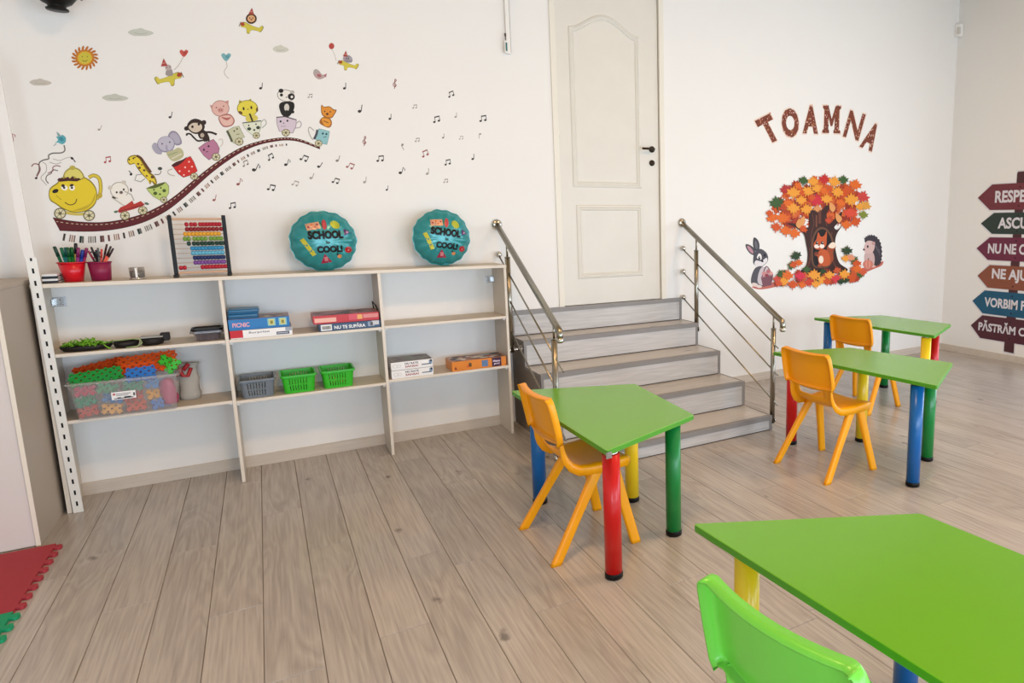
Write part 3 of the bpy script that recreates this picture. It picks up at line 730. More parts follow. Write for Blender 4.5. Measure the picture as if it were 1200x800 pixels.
# ------------------------------------------------------------------ plastic baskets
def basket(x0, x1, y0, y1, z0, z1, m, label, tw, fill=None):
    """tapered basket with real slots: walls built as frames of strips"""
    t = thing('plastic_basket', label, 'basket', ((x0 + x1) / 2, (y0 + y1) / 2, z0), 'plastic baskets on the middle shelf')
    bm = BM(); ins = .012; h = z1 - z0
    def corner(q, u):            # point on the perimeter, q 0..4, at height fraction u
        i = ins * (1 - u) ; a0, a1, b0, b1 = x0 + i, x1 - i, y0 + i, y1 - i; r = .022
        s = int(q) % 4; f = q - int(q)
        pts = [((a0 + r, b0), (a1 - r, b0)), ((a1, b0 + r), (a1, b1 - r)), ((a1 - r, b1), (a0 + r, b1)), ((a0, b1 - r), (a0, b0 + r))]
        cc = [(a1 - r, b0 + r, -90), (a1 - r, b1 - r, 0), (a0 + r, b1 - r, 90), (a0 + r, b0 + r, 180)]
        if f <= .84: k = f / .84; p, q2 = pts[s]; return (p[0] + (q2[0] - p[0]) * k, p[1] + (q2[1] - p[1]) * k, z0 + h * u)
        k = (f - .84) / .16; c = cc[s]; a = math.radians(c[2] + 90 * k); return (c[0] + r * math.cos(a), c[1] + r * math.sin(a), z0 + h * u)
    cols = []
    for s in range(4):
        nsl = 7 if s % 2 == 0 else 5
        e = [0, .09]
        for i in range(nsl): e += [.09 + .66 * (i + .30) / nsl, .09 + .66 * (i + 1) / nsl]
        e += [.84, .88, .92, .96]
        cols += [(s + v, s, i) for i, v in enumerate(e)]
    us = [0, .13, .43, .50, .82, 1.0]
    V = [[bm.verts.new(corner(q[0], u)) for q in cols] for u in us]
    n = len(cols)
    for a in range(len(us) - 1):
        for b in range(n):
            q, s, i = cols[b]; nsl = 7 if s % 2 == 0 else 5
            if a in (1, 3) and i % 2 == 1 and i < 1 + 2 * nsl: continue
            bm.faces.new((V[a][b], V[a][(b + 1) % n], V[a + 1][(b + 1) % n], V[a + 1][b]))
    bm.faces.new(V[0])
    o = obj('basket_body', bm, m, t); md = o.modifiers.new('thickness', 'SOLIDIFY'); md.thickness = .003
    bm = BM(); rim = [corner(q[0], 1.0) for q in cols]
    rim2 = []
    ra = [[(p[0] + (p[0] - (x0 + x1) / 2) * k, p[1] + (p[1] - (y0 + y1) / 2) * k, p[2] + dz) for p in rim] for k, dz in ((0, -.001), (.075, 0), (.08, -.012), (.065, -.012), (.06, -.004), (0, -.005), (0, -.001))]
    loft(bm, ra, cap=False, smooth=False); obj('rim', bm, m, t, label='paler worn rim' if tw else None)
    if fill:
        bm = BM(); r = random.Random(4)
        for i in range(26):
            cx, cy = r.uniform(x0 + .035, x1 - .035), r.uniform(y0 + .035, y1 - .035); cz = z0 + r.uniform(.012, h * (.62 if fill[1] else .3)); a = r.uniform(0, PI)
            d = Vector((math.cos(a), math.sin(a), r.uniform(-.3, .3))) * .018
            tube(bm, [Vector((cx, cy, cz)) - d, Vector((cx, cy, cz)) + d], .008, 6, mi=r.randint(0, len(fill[0]) - 1))
        obj('small_toys', bm, [mat('toy_' + c, c, .5) for c in fill[0]], t, kind='stuff')
    return t
Zb = LV[1][1] + .0005
M_bgrey = mat('basket_grey', '#707880', .38); M_bgreen = mat('basket_green', '#33B424', .36)
basket(-.190, -.002, 4.815, 5.03, Zb, Zb + .118, M_bgrey, 'grey plastic basket at the left of the row of three', True, (['#5B7A3A', '#B9B49A', '#4C5A4A', '#8A8F6A'], True))
basket(.034, .226, 4.815, 5.03, Zb, Zb + .118, M_bgreen, 'green plastic basket, the middle one of the row of three', False, (['#7A9A5A', '#4F7A3A'], False))
basket(.262, .454, 4.825, 5.04, Zb, Zb + .118, M_bgreen, 'green plastic basket at the right, with orange pieces showing through', False, (['#D98A3A', '#C9622F', '#7FA84A'], False))

# ------------------------------------------------------------------ clear bin of building plates
Zc = LV[0][1] + .0005
M_clear = mat('clear_plastic', '#E9E4E2', .12, trans=.7, ior=1.2, alpha=.38, spec=.6)
bn = thing('clear_storage_bin', 'clear plastic storage bin overflowing with coloured building plates', 'bin', (-.71, 4.88, Zc))
def taper_shell(bm, x0, x1, y0, y1, z0, z1, ins, r=.02, wall=.0025):
    def ring(i, z, o=0):
        return rrect_ring((x0 + x1) / 2, (y0 + y1) / 2, z, (x1 - x0) / 2 - i - o, (y1 - y0) / 2 - i - o, n=5, r=r / min(x1 - x0, y1 - y0) * 1.0)
    loft(bm, [ring(ins, z0), ring(0, z1), ring(-.012, z1), ring(-.013, z1 - .012), ring(-.011, z1 - .012), ring(-.010, z1 - .003)], cap=False, smooth=False)
    R = loft(bm, [ring(ins, z0 + wall, wall), ring(0, z1 - .0005, wall)], cap=False, smooth=False)
    bm.faces.new([bm.verts.new(p) for p in ring(ins, z0)])
BX0, BX1, BY0, BY1, BZ0, BZ1 = -.962, -.482, 4.748, 4.945, Zc, Zc + .215
bm = BM(); taper_shell(bm, BX0, BX1, BY0, BY1, BZ0, BZ1, .022); obj('bin_body', bm, M_clear, bn)
bl = label_rect(bn, -.785, -.678, BZ0 + .098, BZ0 + .142, BY0 + .0065, '#F2F0EE', 'sticker')
bm = BM()
for i, (a, b, c, d) in enumerate(((-.778, -.768, .124, .134), (-.765, -.70, .128, .131), (-.765, -.71, .119, .1215), (-.775, -.69, .102, .1065), (-.76, -.745, .106, .110), (-.73, -.70, .106, .112), (-.689, -.682, .112, .130))):
    box(bm, a, b, BY0 + .0050, BY0 + .0056, BZ0 + c, BZ0 + d, mi=1 if i == 0 else 0)
obj('sticker_print', bm, [M_black, mat('print_#B03A3A', '#B03A3A', .5)], bn)
# building plates (waffle plates: grid with holes and toothed edges)
def waffle(nx, ny, p=.032, th=.012):
    bm = BM(); r = .5
    for i in range(nx):
        for j in range(ny):
            x, y = i * p, j * p
            if (i + j) % 2 == 0:
                box(bm, x, x + p, y, y + p, 0, th)
            else:
                box(bm, x, x + p * .22, y, y + p, 0, th); box(bm, x + p * .78, x + p, y, y + p, 0, th); box(bm, x + p * .22, x + p * .78, y, y + p * .22, 0, th); box(bm, x + p * .22, x + p * .78, y + p * .78, y + p, 0, th)
    for i in range(nx):
        if i % 2 == 0: box(bm, i * p + .004, i * p + p - .004, -p * .4, 0, 0, th); box(bm, i * p + .004, i * p + p - .004, ny * p, ny * p + p * .4, 0, th)
    for j in range(ny):
        if j % 2 == 0: box(bm, -p * .4, 0, j * p + .004, j * p + p - .004, 0, th); box(bm, nx * p, nx * p + p * .4, j * p + .004, j * p + p - .004, 0, th)
    bmesh.ops.translate(bm, verts=bm.verts, vec=(-nx * p / 2, -ny * p / 2, -th / 2)); return bm
def plate(nx, ny, hexc, loc, rot, label, p=.0185):
    o = obj('building_plate', waffle(nx, ny, p), mat('plate_' + hexc, hexc, .4), None, label); o['category'] = 'toy'; o['group'] = 'waffle building plates in the bin'
    o.location = loc; o.rotation_euler = rot; return o
R_ = math.radians
plate(14, 6, '#E0561A', (-.625, 4.885, BZ1 + .052), (R_(52), R_(-5), R_(-2)), 'orange waffle building plate on top, at the right of the bin', .0195)
plate(12, 5, '#D8501A', (-.848, 4.925, BZ1 + .038), (R_(42), R_(-12), R_(4)), 'darker orange waffle plate behind the green one in the bin')
plate(12, 4, '#0C8F3A', (-.845, 4.80, BZ1 + .018), (R_(55), R_(-6), R_(2)), 'green waffle building plate at the front left of the bin')
plate(7, 4, '#1E6FC0', (-.648, 4.795, BZ1 + .010), (R_(60), R_(-3), 0), 'blue waffle building plate below the orange one')
plate(5, 3, '#2FAE2A', (-.522, 4.86, BZ1 + .050), (R_(60), R_(35), R_(20)), 'bright green waffle piece leaning at the right of the bin', .018)
plate(5, 2, '#37B832', (-.502, 4.84, BZ1 + .028), (R_(70), R_(-50), R_(10)), 'bright green waffle piece standing at the right rim of the bin', .017)
rb = random.Random(12); cols = ['#C44A3A', '#1E6FC0', '#0C8F6A', '#E0A030', '#C23A5A', '#2A7FC0', '#D0583A', '#1C8F5A']
CN = ['brick red', 'blue', 'teal green', 'amber', 'crimson', 'sky blue', 'rust red', 'green']
for zl_, ring_ in ((.040, 0), (.100, 1), (.158, 2)):
    for xi in range(4):
        x = -.90 + xi * .105 + rb.uniform(-.01, .01)
        cidx = (xi * 3 + ring_ * 2) % len(cols)
        o = obj('building_plate', waffle(5, 3, .0165), mat('plate_' + cols[cidx], cols[cidx], .4), None, None)
        o['label'] = '%s small waffle plate inside the clear bin, %s layer, %s from the left' % (CN[cidx], ('bottom', 'middle', 'upper')[ring_], ('first', 'second', 'third', 'fourth')[xi])
        o['category'] = 'toy'; o['group'] = 'plates inside the bin'
        o.location = (x, 4.806 + rb.uniform(-.004, .004), BZ0 + zl_); o.rotation_euler = (R_(75 + rb.uniform(-12, 8)), R_(rb.uniform(-16, 16)), R_(rb.uniform(-5, 5)))
bm = BM(); rings = []
for q in range(7):
    a = q / 6; rings.append([(-.535 + (.034 + .012 * math.sin(3 * t + q)) * math.cos(t) * (1 - .5 * (a > .85)), 4.80 + .024 * math.sin(t), BZ0 + .03 + .15 * a) for t in [2 * PI * i / 12 for i in range(12)]])
loft(bm, rings); solo('plastic_bag', bm, mat('pink_bag', '#C84A78', .25, trans=.2, noise=.2, nscale=40), (-.535, 4.80, BZ0 + .03), 'crumpled pink plastic bag inside the right end of the bin', 'bag')
# bag behind the bin
bm = BM(); rings = []
for q in range(8):
    a = q / 7; rx = .052 * (1 + .12 * math.sin(q * 2)); ry = .035 * (1 - .5 * a)
    rings.append([(-.455 + .006 * a + rx * math.cos(t) * (1 + .08 * math.sin(5 * t + q)), 5.005 + ry * math.sin(t), Zc + .001 + .225 * a) for t in [2 * PI * i / 16 for i in range(16)]])
loft(bm, rings); bagt = solo('fabric_bag', bm, mat('bag_cloth', '#B9B3A8', .7, noise=.1, nscale=30), (-.455, 4.99, Zc), 'pale grey bag with a red print behind the clear bin', 'bag')
bm = BM(); tube(bm, [(-.49, 4.970, Zc + .21), (-.475, 4.966, Zc + .155), (-.45, 4.966, Zc + .15), (-.43, 4.970, Zc + .20)], .010, 8); tube(bm, [(-.47, 4.972, Zc + .19), (-.44, 4.975, Zc + .225)], .012, 8)
obj('red_print', bm, mat('print_#B02A2E', '#B02A2E', .5), bagt)

# ------------------------------------------------------------------ lime-netted trays and black-lidded box
Za = LV[0][0] + .0005
def oval_tray(cx, cy, rx, ry, z, h, m, n=28):
    bm = BM()
    def ring(k, zz): return [(cx + rx * k * math.cos(2 * PI * i / n), cy + ry * k * math.sin(2 * PI * i / n), zz) for i in range(n)]
    loft(bm, [ring(.86, z), ring(1, z + h * .6), ring(1.0, z + h), ring(.93, z + h), ring(.9, z + h * .55)], cap=True); return bm
M_lnet = mat('lime_cord', '#7FBF2A', .6); M_dk = mat('black_fabric', '#1B1716', .6)
tr = thing('netted_racket', 'black oval racket heaped with lime green netting on the top left shelf', 'racket', (-.88, 4.90, Za))
obj('frame', oval_tray(-.882, 4.895, .114, .075, Za, .028, M_dk), M_dk, tr)
bm = BM(); rn = random.Random(2)
for i in range(46):
    a = rn.uniform(0, 2 * PI); q = rn.uniform(0, .85); x = -.882 + .112 * q * math.cos(a); y = 4.895 + .07 * q * math.sin(a); z = Za + .024
    hgt = (.036 * (1 - .6 * q) + .006) * (1.2 if x < -.85 else .8)
    p = [(x, y, z)]
    for s in range(3): p.append((x + rn.uniform(-.025, .025), y + rn.uniform(-.015, .015), z + hgt * (s + 1) / 3 * rn.uniform(.5, 1)))
    p.append((x + rn.uniform(-.03, .03), y + rn.uniform(-.02, .02), z)); tube(bm, p, .0026, 5)
obj('netting', bm, M_lnet, tr, label='crumpled lime green netting', kind='stuff')
bm = BM(); tube(bm, [(-.80, 4.835, Za + .034), (-.785, 4.815, Za + .018), (-.765, 4.812, Za + .006)], .003, 6); obj('cord', bm, M_lnet, tr)
tr = thing('netted_racket', 'black flat racket with a thin lime cord, in the middle of the top left shelf', 'racket', (-.70, 4.90, Za))
obj('frame', oval_tray(-.706, 4.885, .058, .07, Za, .034, M_dk), M_dk, tr)
bm = BM(); tube(bm, [(-.765, 4.86, Za + .04), (-.72, 4.85, Za + .043), (-.67, 4.85, Za + .046), (-.635, 4.84, Za + .04), (-.628, 4.825, Za + .022), (-.65, 4.818, Za + .006), (-.70, 4.815, Za + .004)], .0028, 6); obj('cord', bm, mat('pale_lime_cord', '#9CB877', .6), tr)
tr = thing('flat_case', 'black long flat case lying at the right of the two netted rackets', 'case', (-.58, 4.9, Za))
obj('body', oval_tray(-.588, 4.90, .056, .075, Za, .040, M_dk), M_dk, tr)
bm = BM(); rbox(bm, -.642, -.535, 4.855, 4.95, Za + .041, Za + .048, .003, 2); obj('silver_top', bm, mat('grey_plastic', '#A9A9A4', .4), tr)
bm = BM(); rbox(bm, -.550, -.505, 4.88, 4.93, Za + .015, Za + .062, .006, 2); obj('end_grip', bm, M_dk, tr)
bx = thing('lidded_box', 'small smoky clear food box with a black lid on the top left shelf', 'box', (-.318, 4.90, Za))
bm = BM(); taper_shell(bm, -.392, -.248, 4.83, 4.97, Za, Za + .062, .014); obj('box_body', bm, mat('smoky_plastic', '#8A7F82', .15, trans=.5, alpha=.55), bx)
bm = BM()
a = rrect_ring(-.320, 4.90, Za + .0625, .080, .078, n=5, r=.2); b = rrect_ring(-.320, 4.90, Za + .074, .080, .078, n=5, r=.2)
loft(bm, [a, b, rrect_ring(-.32, 4.9, Za + .074, .070, .068, n=5, r=.2), rrect_ring(-.32, 4.9, Za + .067, .068, .066, n=5, r=.2)], smooth=False); obj('lid', bm, M_black, bx, label='black snap-on lid')
bm = BM(); rc = random.Random(8)
for i in range(14): 
    x, y = rc.uniform(-.37, -.27), rc.uniform(4.85, 4.95); lathe(bm, [(.004, Za + .004), (.010, Za + .01), (.009, Za + .02 + .015 * rc.random()), (.003, Za + .04)], x, y, 7)
obj('contents', bm, mat('toy_#6A5A60', '#6A5A60', .6), bx, kind='stuff')

# ------------------------------------------------------------------ things on the top board
ZT = ST + .0005
for i, (hexc, lab) in enumerate((('#15161A', 'black notebook at the bottom of the stack at the left end'), ('#E4E6E8', 'white notebook second from the bottom of the small stack'), ('#16171B', 'black notebook third from the bottom of the small stack'), ('#E6E7E8', 'white notebook on top of the small stack'))):
    nb = thing('notebook', lab, 'notebook', (-.975, 4.90, ZT + i * .0115), 'stacked notebooks')
    x0, x1 = -1.010, -.944 - .003 * (i % 2); z = ZT + i * .0125
    bm = BM(); rbox(bm, x0, x1, 4.83, 4.97, z, z + .0115, .002, 2); obj('cover', bm, mat('nb_' + hexc, hexc, .4), nb)
    bm = BM(); box(bm, x1 - .002, x1 + .0006, 4.835, 4.965, z + .003, z + .009); obj('pages', bm, mat('pages', '#D9D6CE', .7), nb)
def cup(cx, cy, r0, r1, h, m, name, label, n=28, mesh=False):
    t = thing(name, label, 'cup', (cx, cy, ZT)); bm = BM()
    lathe(bm, [(r0, ZT), (r1, ZT + h), (r1 - .003, ZT + h), (r0 - .003, ZT + .004)], cx, cy, n); obj('cup_body', bm, m, t)
    bm = BM(); lathe(bm, [(r1 + .001, ZT + h - .006), (r1 + .004, ZT + h - .004), (r1 + .003, ZT + h + .001), (r1 - .003, ZT + h + .001)], cx, cy, n, cap=False); obj('rim', bm, m, t); return t
CZ_ = 4.905
cup(-.893, CZ_, .040, .060, .108, mat('cup_red', '#D40F22', .3, spec=.6), 'pencil_cup', 'bright red plastic cup filled with felt-tip pens')
cup(-.776, CZ_, .043, .052, .105, mat('cup_magenta', '#8F1B48', .4, noise=.25, nscale=260, alpha=.9), 'pencil_cup', 'magenta mesh cup filled with pencils and scissors')
def pen(cx, cy, tx, ty, L_, col, cap, r, lab, grp, kind='felt_tip_pen', z0=.012):
    p0 = Vector((cx, cy, ZT + z0)); d = Vector((tx, ty, 1)).normalized(); p1 = p0 + d * L_
    t = thing(kind, lab, 'pen' if 'pen' == kind[-3:] else 'pencil', p0, grp)
    bm = BM(); tube(bm, [p0, p0 + d * (L_ * .70)], r, 10); obj('barrel', bm, mat('pen_' + col, col, .35), t)
    bm = BM(); tube(bm, [p0 + d * (L_ * .70), p0 + d * (L_ * .98), p1], r * 1.12, 10, radii=[r * 1.12, r * 1.05, r * .6]); obj('cap', bm, mat('pen_' + cap, cap, .35), t)
# the red cup: pen tops seen from left to right
PR = [(-.948, '#0A5A3A', '#123A2E', 'dark green'), (-.927, '#1C7F80', '#0E6A4A', 'teal'), (-.912, '#2E9FB0', '#16707A', 'turquoise'), (-.898, '#0F6B2E', '#14502A', 'green'), (-.884, '#0C7A35', '#0B5A26', 'leaf green'), (-.871, '#F2E27A', '#15181C', 'pale yellow with a black cap'),
      (-.853, '#8A2F7A', '#7A1F55', 'purple'), (-.838, '#2F4FB0', '#27409A', 'blue'), (-.824, '#B02F6A', '#8A1F5A', 'magenta')]
for i, (x, c, cp, nm) in enumerate(PR):
    tx = (x + .890) * 2.2; L_ = .178 + (.022 if 'black' in nm else 0) + (.010 if i == 0 else 0) - (.012 if i in (7,) else 0)
    pen(-.893 + (x + .888) * .35, CZ_ - .012 + .018 * (i % 3), (x - (-.893 + (x + .888) * .35)) / .17, -.02 + .03 * (i % 2), L_, c, cp, .0075, nm + ' felt-tip pen standing in the red cup', 'felt-tip pens in the red cup')
PM = [(-.815, '#3A2A2E', '#8A2040', .165, 'dark pencil with a crimson end'), (-.798, '#2A2226', '#2A2226', .180, 'black pen leaning left'), (-.785, '#1F1F22', '#3A3A3E', .160, 'short black pen'), (-.772, '#6A6A6C', '#55565A', .172, 'grey pen'),
      (-.758, '#E05A50', '#D9483E', .165, 'coral red pencil'), (-.742, '#5A3038', '#401C24', .198, 'tall maroon pen'), (-.722, '#E8604E', '#2A1A1E', .196, 'coral pencil with a dark tip leaning right'), (-.710, '#F07A60', '#3A2428', .19, 'orange-red pencil leaning far right')]
for i, (x, c, cp, L_, nm) in enumerate(PM):
    pen(-.776 - (x + .77) * .35, CZ_ - .012 + .012 * (i % 3), (x + .776 + (x + .77) * .35) / .16, .02 * (i % 2), L_, c, cp, .0048, nm + ' in the magenta cup', 'pens and pencils in the magenta cup', 'pencil')
bm = BM()
for sx in (-1, 1): tube(bm, [(-.79 + .012 * math.cos(a) + sx * .011, CZ_ + .02, ZT + .145 + .018 * math.sin(a)) for a in [2 * PI * k / 12 for k in range(13)]], .003, 6)
tube(bm, [(-.79, CZ_ + .02, ZT + .128), (-.782, CZ_ + .02, ZT + .03)], .005, 6)
solo('scissors', bm, M_black, (-.79, CZ_ + .02, ZT + .03), 'black handled scissors standing in the magenta cup', 'scissors')
# candle jar
cj = thing('glass_jar', 'small glass candle jar with a dark filling and silver base', 'jar', (-.616, 4.9, ZT))
bm = BM(); lathe(bm, [(.030, ZT + .006), (.036, ZT + .014), (.037, ZT + .068), (.0345, ZT + .068), (.0335, ZT + .016)], -.616, 4.9, 24); obj('glass', bm, mat('jar_glass', '#D8D5D0', .05, trans=.8, alpha=.45, spec=.8), cj)
bm = BM(); lathe(bm, [(.032, ZT + .012), (.0325, ZT + .050)], -.616, 4.9, 24); obj('filling', bm, mat('jar_dark', '#33292A', .4), cj)
bm = BM(); lathe(bm, [(.040, ZT), (.041, ZT + .005), (.034, ZT + .012)], -.616, 4.9, 24); obj('base', bm, M_steel2, cj)
bm = BM(); box(bm, -.620, -.610, 4.861, 4.863, ZT + .010, ZT + .066); obj('ribbon', bm, M_white, cj)

# ------------------------------------------------------------------ abacus
ab = thing('abacus', 'abacus of coloured wooden beads with black side posts on the shelf', 'abacus', (-.30, 4.92, ZT))
yA = 4.905; M_wd = mat('beech_wood', '#C8A182', .5, noise=.06, nscale=20)
AX0, AX1, AZ = -.436, -.174, .363
for x in (AX0, AX1):
    bm = BM(); rbox(bm, x - .010, x + .010, yA - .009, yA + .009, ZT, ZT + AZ, .003, 2); rbox(bm, x - .011, x + .011, yA - .05, yA + .05, ZT, ZT + .018, .003, 2); obj('side_post', bm, M_black, ab)
for z in (.018, AZ - .030):
    bm = BM(); rbox(bm, AX0 + .010, AX1 - .010, yA - .007, yA + .007, ZT + z, ZT + z + .014, .002, 1); obj('cross_bar', bm, M_wd, ab)
ROW = [('#B01028', [.27, .37, .45, .56, .63, .70, .77, .84, .91, .98]), ('#8A1420', [.27, .35, .43, .51, .59, .67, .75, .83, .91, 1.02]), ('#E3A42A', [.22, .30, .38, .46, .54, .62, .70, .78, .86, .94]), ('#6F9A3A', [.20, .28, .40, .48, .56, .64, .75, .83, .91, .98]), ('#123A2E', [.27, .38, .46, .55, .63, .71, .78, .87, .95, 1.02]),
       ('#2C8AB8', None), ('#5FAFCB', None), ('#152A5E', None), ('#7A4A94', None), ('#B0182E', [.04, .12, .50, .58, .65, .72, .79, .86, .93, 1.0])]
for i, (c, ps) in enumerate(ROW):
    z = ZT + AZ - .054 - i * .0282
    bm = BM(); tube(bm, [(AX0 + .008, yA, z), (AX1 - .008, yA, z)], .0016, 6); obj('rod', bm, M_wd, ab)
    if not ps: ps = [.33 + .072 * k for k in range(10)]
    if i in (7, 8): ps = [p + .03 for p in ps]; ps = [min(p, .985) for p in ps]
    bm = BM()
    for p in ps:
        x = AX0 + .016 + (AX1 - AX0 - .034) * min(p, 1.0)
        rings = [[(x + dx, yA + r * math.cos(2 * PI * k / 8), z + r * math.sin(2 * PI * k / 8)) for k in range(8)] for dx, r in ((-.0098, .006), (-.0075, .0115), (.0, .0135), (.0075, .0115), (.0098, .006))]
        loft(bm, rings)
    obj('bead_row', bm, mat('bead_' + c, c, .3), ab, label='row of ten beads')

# ------------------------------------------------------------------ foil balloons
M_foil = mat('foil_teal', '#2A8F92', .25, .18, spec=.8, noise=.10, nscale=9, bump=.25)
def balloon(cx, cz, R, tilt, label, bearing=0.0):
    t = thing('foil_balloon', label, 'balloon', (cx, 4.955, cz - R)); 
    n = 72; cy = 4.955; T = .085
    MM = Matrix.Translation((cx, cy, cz)) @ Matrix.Rotation(tilt, 4, 'Y') @ Matrix.Rotation(bearing, 4, 'Z')
    def rim(a): return R * (1 + .018 * math.cos(17 * a) + .008 * math.sin(7 * a + 1))
    def surf(r, a, s):     # s=-1 front
        q = min(r / R, 1.0)
        th = T * max(0, 1 - q ** 2.2) ** .62
        pl = .0065 * (q ** 3) * math.cos(17 * a + .6 * math.sin(3 * a)) * max(0, 1 - q) ** .35 * 2.0
        k = (1 - q) ** .3 if q < 1 else 0
        return s * (th + pl * (1 if q < .995 else 0))
    qs = [0, .12, .25, .38, .5, .6, .69, .77, .84, .89, .93, .96, .98, .995, 1.0, 1.045]
    bm = BM()
    for s in (-1, 1):
        c = bm.verts.new(MM @ Vector((0, s * T, 0))); prev = None
        for q in qs[1:]:
            ring = []
            for k in range(n):
                a = 2 * PI * k / n; rr = rim(a) * q if q > .8 else R * q * (1 + .02 * (q / .8) * math.cos(17 * a) * .5)
                y = surf(q * R, a, s) if q < 1 else s * .0006
                ring.append(bm.verts.new(MM @ Vector((rr * math.cos(a), y, rr * math.sin(a)))))
            if prev is None:
                for k in range(n): bm.faces.new((c, ring[k], ring[(k + 1) % n]))
            else:
                for k in range(n): bm.faces.new((prev[k], ring[k], ring[(k + 1) % n], prev[(k + 1) % n]))
            prev = ring
    for v in bm.verts:
        if v.co.z < ZT + .001: v.co.z = ZT + .001
    obj('foil_skin', bm, M_foil, t, smooth=True)
    def wrap(bm, lift=.0006):
        for v in bm.verts:
            x, z = v.co.x, v.co.y; r = math.hypot(x, z); a = math.atan2(z, x)
            y = surf(min(r, R * .985), a, -1) - lift + (v.co.z * .5)
            v.co = MM @ Vector((x, y, z))
        return bm
    def shape(kind, x, z, a, b, r, hexc, nm, lift=.0006):
        bm = BM(); P = []
        if kind == 'o': P = [(a * math.cos(2 * PI * k / 20), b * math.sin(2 * PI * k / 20)) for k in range(20)]
        elif kind == 'r': P = [(-a, -b), (-a / 3, -b), (a / 3, -b), (a, -b), (a, -b / 3), (a, b / 3), (a, b), (a / 3, b), (-a / 3, b), (-a, b), (-a, b / 3), (-a, -b / 3)]
        elif kind == 't': P = [(-a, -b), (-a * .33, -b), (a * .33, -b), (a, -b), (a * .5, 0), (0, b), (-a * .5, 0)]
        c = bm.verts.new((x, z, 0)); vs = []
        for px, pz in P: vs.append(bm.verts.new((x + px * math.cos(r) - pz * math.sin(r), z + px * math.sin(r) + pz * math.cos(r), 0)))
        for k in range(len(vs)): bm.faces.new((c, vs[k], vs[(k + 1) % len(vs)]))
        bmesh.ops.subdivide_edges(bm, edges=bm.edges[:], cuts=2, use_grid_fill=True)
        return obj(nm, wrap(bm, lift), mat('foilprint_' + hexc, hexc, .3, .2), t)
    f = R / .19
    for txt, x, z, wd, ht, nm in (('SCHOOL', .010, .042, .208, .056, 'lettering_school'), ('is', .018, -.006, .024, .022, 'lettering_is'), ('COOL!', .026, -.052, .152, .046, 'lettering_cool')):
        b = text_bm(txt, 1, 0, .065); xs = [v.co.x for v in b.verts]; ys = [v.co.y for v in b.verts]
        for v in b.verts:
            v.co.x = ((v.co.x - (max(xs) + min(xs)) / 2) * wd / (max(xs) - min(xs)) + x) * f; v.co.y = ((v.co.y - (max(ys) + min(ys)) / 2) * ht / (max(ys) - min(ys)) + z) * f; v.co.z = 0
        bmesh.ops.triangulate(b, faces=b.faces[:])
        for _ in range(2): bmesh.ops.subdivide_edges(b, edges=[e for e in b.edges if e.calc_length() > .009], cuts=1); bmesh.ops.triangulate(b, faces=b.faces[:])
        obj('lettering', wrap(b, .0022), M_black if txt != 'is' else mat('foilprint_#0E5550', '#0E5550', .4), t)
    r = math.radians
    shape('r', -.058 * f, .100 * f, .040 * f, .022 * f, r(10), '#D9A07E', 'paint_palette_print'); 
    for dx, dz, c in ((-.026, -.008, '#B02A4A'), (-.006, .006, '#E0703A'), (.010, -.006, '#C8503A'), (.026, .008, '#A02040')): shape('o', (-.058 + dx) * f, (.102 + dz) * f, .006 * f, .006 * f, 0, c, 'paint_dot', .0011)
    shape('o', .008 * f, .108 * f, .014 * f, .033 * f, 0, '#B5404A', 'crayon_print'); shape('t', -.010 * f, .112 * f, .012 * f, .022 * f, r(30), '#1E6A50', 'leaf_print')
    shape('o', .072 * f, .106 * f, .030 * f, .024 * f, r(-38), '#B5B93A', 'bus_print'); shape('t', .145 * f, .055 * f, .022 * f, .024 * f, r(-90), '#5A2F6A', 'triangle_print'); shape('t', .143 * f, .055 * f, .009 * f, .010 * f, r(-90), '#C9A0B8', 'triangle_centre', .0011)
    shape('r', -.098 * f, -.035 * f, .013 * f, .062 * f, r(30), '#C9C23A', 'pencil_print'); shape('o', .138 * f, -.062 * f, .022 * f, .021 * f, 0, '#C01E2A', 'apple_print'); shape('o', .138 * f, -.064 * f, .005 * f, .005 * f, 0, '#E8B0A8', 'apple_shine', .0011)
    shape('t', -.004 * f, -.112 * f, .034 * f, .030 * f, r(8), '#A8284A', 'backpack_print'); shape('r', -.002 * f, -.116 * f, .010 * f, .014 * f, r(8), '#D98A90', 'backpack_pocket', .0011)
    shape('o', .080 * f, -.102 * f, .014 * f, .012 * f, r(20), '#D9905A', 'fox_print'); shape('o', .068 * f, -.088 * f, .007 * f, .006 * f, 0, '#14302E', 'cap_print')
    bm = BM(); rings = []
    x0, z0 = cx + .012, ZT + .002
    for q, wv in ((0, .03), (.012, .024), (.022, .016)): rings.append([(x0 + wv * math.cos(2 * PI * k / 12), 4.955 + .006 * math.sin(2 * PI * k / 12), z0 + q) for k in range(12)])
    loft(bm, rings); obj('neck', bm, M_foil, t, label='gathered foil filling neck')
    return t
balloon(.355, 1.487, .188, math.radians(-1), 'round teal foil balloon reading SCHOOL is COOL!, nearer the abacus')
balloon(1.105, 1.495, .190, math.radians(9), 'round teal foil balloon reading SCHOOL is COOL!, tilted, nearer the stairs')

